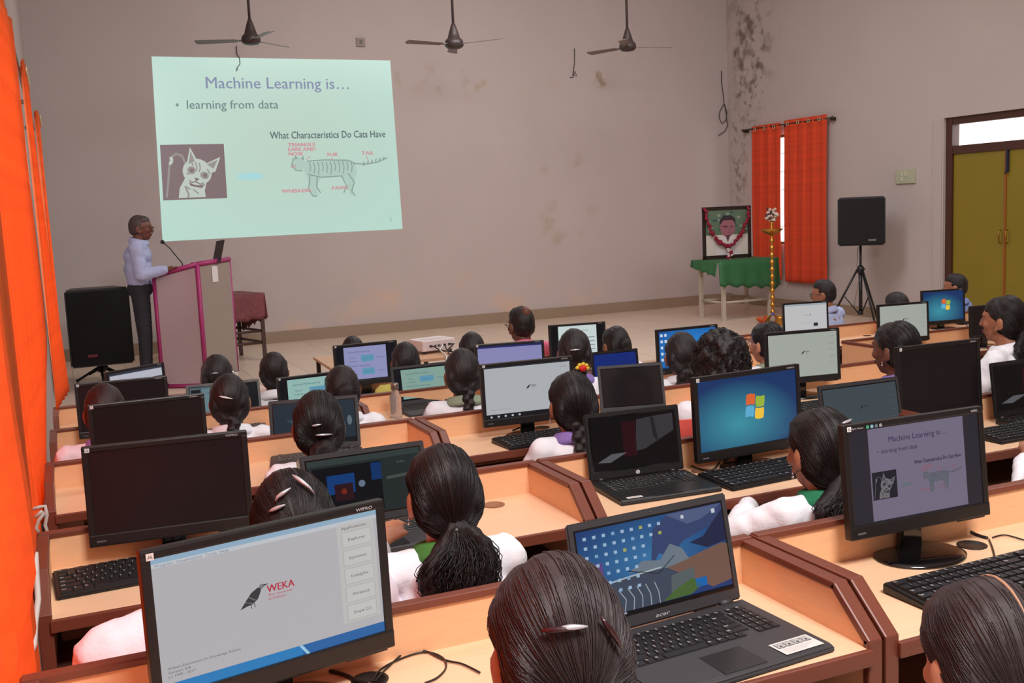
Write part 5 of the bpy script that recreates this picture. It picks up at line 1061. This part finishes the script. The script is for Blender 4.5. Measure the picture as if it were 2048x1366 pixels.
# row 2
e3 = [onY(180, 1345, 2.25), onY(285, 1330, 2.42)]
person('person behind the large monitor, head bent down with two shiny clips', (582, 943), 2.38, FZ[2], yaw=-4, w=.196, style='clipbun', coat=OFW, pitch=24, roll=-6, vox=.009, sleeve=1.75, arms={'L': (onY(222, 1318, 2.28), onY(330, 1360, 2.45))}, clip=[((-.020, .055), .035, .35, SI), ((.022, .066), .05, -.9, SI), ((-.036, .036), .03, .1, SI)], seatphrase='the person bending behind the large monitor', lean=.04)
person('student in white coat and green collar with a wavy ponytail', (880, 888), 2.36, FZ[2], yaw=-2, w=.174, style='pony', collar=GRC, pitch=6, vox=.007, earring=True, lowhair=.23, arms={'L': (onY(705, 1190, 2.42), onY(765, 1088, 2.56))}, skin='light')
person('student in a white coat and emerald collar, low ponytail with silver clips', (1641, 815), 2.36, FZ[2], yaw=-3, w=.180, style='pony', collar=GRN2, pitch=6, vox=.008, earring=True, lowhair=.16, arms={'L': (onY(1470, 1060, 2.45), onY(1500, 1010, 2.7))}, clip=[((.020, .078), .045, .1, SI), ((.050, .058), .034, -.7, SI)], seatphrase='the student with the emerald collar')
# row 3
person('student with a twisted low bun and two thin silver clips', (632, 780), 3.66, FZ[3], yaw=-9, w=.180, style='clipbun', pitch=4, vox=.009, clip=[((-.012, .016), .03, .1, SI), ((.010, -.016), .055, -.05, SI)], collar=SAGE, seatphrase='the twisted-bun student')
person('student in white coat and lilac collar with a braid, by the bird-logo monitor', (1141, 743), 3.66, FZ[3], yaw=-6, w=.182, style='braid', collar=PUR, pitch=6, vox=.009, earring=True, seatphrase='the lilac-collared braided student', arms={'L': ((-.26, .10, .72), (-.16, .34, .78))})
person('person with thick curly black hair', (1440, 671), 3.66, FZ[3], yaw=-20, w=.200, style='curly', pitch=14, vox=.010, hands=False, seatphrase='the curly-haired person')
person('woman facing left with a coiled bun, dangling earring and lilac collar', (1792, 642), 3.66, FZ[3], yaw=8, w=.180, style='bun', collar=PUR, skin='dark', pitch=2, vox=.008, earring=True, face=True, hyaw=6, seatphrase='the woman with the dangling earring')
person('girl in profile facing left with a loose ponytail, right edge', (2008, 591), 3.66, FZ[3]+.06, yaw=16, w=.164, style='pony', pitch=0, vox=.008, face=True, hyaw=8, skin='mid', lowhair=.16, seatphrase='the girl in profile at the right edge')
# row 4
person('student at the left edge half hidden behind the black monitors, lilac collar', (205, 768), 4.90, FZ[4], yaw=-2, w=.176, style='lowpony', coat=OFW, collar=PUR, hair=hair_mat('reddish_black_hair', (38, 22, 24)), pitch=12, seatphrase='the half hidden left-edge student', wide=1.1)
person('student with a white slide clip and a low braid, rear left', (455, 747), 4.90, FZ[4], yaw=-8, w=.180, style='braid', pitch=4, clip=[((-.014, .026), .055, -.25, mat('white_clip', (240, 240, 240), .3, em=0))], lowhair=.2, seatphrase='the white-clip student')
person('student with a round dark bun seen beside the teal lecture monitor', (681, 730), 4.90, FZ[4], yaw=-8, w=.168, style='highbun', pitch=4, seatphrase='the round-bun student', arms={'R': ((.26, .1, .74), (.2, .36, .79))})
person('student with a long braid over a white coat and sage collar', (922, 697), 4.90, FZ[4], yaw=-12, w=.182, style='braid', collar=SAGE, pitch=6, lowhair=.34, seatphrase='the long-braided student')
person('student whose low hair is tied with a red and yellow flower', (1147, 657), 4.90, FZ[4], yaw=-22, w=.178, style='bundle', pitch=4, collar=PUR, clip=[((-.005, .020), .05, .05, SI)], seatphrase='the student with the flower tie')
person('student with a big low knot of hair before the blue desktop monitor', (1362, 664), 4.90, FZ[4], yaw=-20, w=.186, style='bundle', pitch=10, seatphrase='the low-knot student')
person('student in glasses looking left, smooth black hair and pale green collar', (1534, 643), 4.90, FZ[4], yaw=4, w=.178, style='lowpony', collar=SAGE, glasses='silver', face=True, pitch=2, vox=.009, hyaw=8, seatphrase='the student in glasses', skin='light')
# row 5 and beyond
person('student with a round head of dark hair and a tiny clip, before the lectern', (431, 709), 6.15, FZ[5], yaw=-8, w=.182, style='bundle', clip=[((-.008, .02), .035, 0, SI)], seatphrase='the round-headed student before the lectern', wide=.82)
person('student with a straight dark bob beside the white box', (545, 703), 6.15, FZ[5], yaw=-12, w=.166, style='bob', skin='dark', pitch=2, seatphrase='the bobbed student', wide=.82)
person('student in yellow-green cloth right of the lavender lecture monitor', (809, 684), 6.15, FZ[5], yaw=-14, w=.178, style='bundle', coat=YEL, seatphrase='the student in yellow-green')
person('student with dark hair just left of the empty lavender monitor', (942, 664), 6.15, FZ[5], yaw=-15, w=.168, style='lowpony', seatphrase='the student left of the lavender monitor')
person('student with a small side-turned dark head beside the document monitor', (1230, 652), 6.15, FZ[5], yaw=-8, w=.176, style='highbun', hyaw=12, skin='mid', seatphrase='the student beside the document monitor')
person('person only the crown of whose dark head shows over the lavender lecture monitor', (704, 672), 7.3, FZ[6], yaw=-12, w=.166, style='bob', seatphrase='the person behind the lavender lecture monitor')
person('balding man in a pink shirt and glasses, seen from behind', (1041, 612), 7.35, FZ[6], yaw=-8, w=.208, style='bald', coat=PNK, skin='dark', glasses='dark', pitch=2, hyaw=14, trous=TRS, seatphrase='the man in pink', wide=1.1, coatname='shirt')
person('man in glasses and pale blue-white shirt facing left below the curtains', (1648, 559), 7.5, FZ[6], yaw=22, w=.184, style='short', coat=BLS, glasses='dark', face=True, pitch=4, hyaw=16, wide=1.25, seatphrase='the man in the pale shirt', coatname='shirt')
person('man with thick dark hair hidden behind the thin-framed pale monitor', (1795, 584), 6.3, FZ[5], yaw=-5, w=.184, style='short', coat=WSH, pitch=14, seatphrase='the man behind the pale monitor', coatname='shirt')
person('man in a blue shirt behind the small blue-green monitor by the door', (1912, 547), 7.3, FZ[6], yaw=25, w=.18, style='short', coat=BL2, pitch=2, hyaw=10, face=True, seatphrase='the man in blue by the door', coatname='shirt')
# lecturer
person('grey-haired lecturer in a light blue shirt and glasses standing behind the lectern', (278, 430), 11.45, STG, yaw=-98, w=.198, style='speaker', hair=HAIRG, coat=BL3, skin='dark', glasses='dark', face=True, pitch=2, hyaw=-8, stand_=True, vox=.009, coatname='shirt', arms={'R': ((.24, .04, 1.13), (.20, .27, 1.17)), 'L': ((-.24, .02, 1.14), (-.17, .26, 1.12))}, wide=1.22, hz=1.0, sleeve=1.15, collar=BL3, bulk=1.2)
# hand and sleeve entering at the right edge
person('person outside the right edge whose raised hand and white sleeve show', (2200, 700), 2.45, FZ[2], yaw=5, w=.172, style='bun', arms={'L': (onY(2040, 1002, 2.42), onY(2052, 915, 2.55)), 'R': ((.24, .1, .74), (.2, .3, .79))}, vox=.008, seatphrase='the person outside the right edge')
# chairs the photograph shows
pz = onY(900, 1200, 2.10); chair('bright red plastic chair of the ponytailed student', (pz.x+.0, 2.33, FZ[2]), 0, 'red', H=pz.z-FZ[2])
pz = onY(1378, 835, 3.35); chair('salmon red plastic chair between the two desks behind the round-logo laptop', (pz.x+.12, 3.6, FZ[3]), 0, 'pink', H=pz.z-FZ[3])
for (px, py), lb in (((1938, 622), 'lime green chair back beside the small blue-green monitor'), ((2046, 607), 'lime green chair back at the right edge before the door')):
    pz = onY(px, py, 8.0); chair(lb, (pz.x, 8.2, FZ[6]), 0, 'green', H=pz.z-FZ[6])
# flower hair tie
p = onY(1166, 737, 4.76); t = thing('flower_hair_tie', 'red and yellow artificial flower tied in the hair of a student', 'hair tie', p)
MB().ball((0, 0, 0), (.022, .016, .018), sub=2).build('red_bloom', mat('red_petal', (210, 30, 24), .6), t); b = MB()
for k in range(5): a = k*math.pi/4.2-.1; b.ball((math.cos(a)*.03, .006, math.sin(a)*.022), (.014, .008, .012), sub=1)
b.build('yellow_petals', mat('yellow_petal', (232, 196, 60), .6), t)
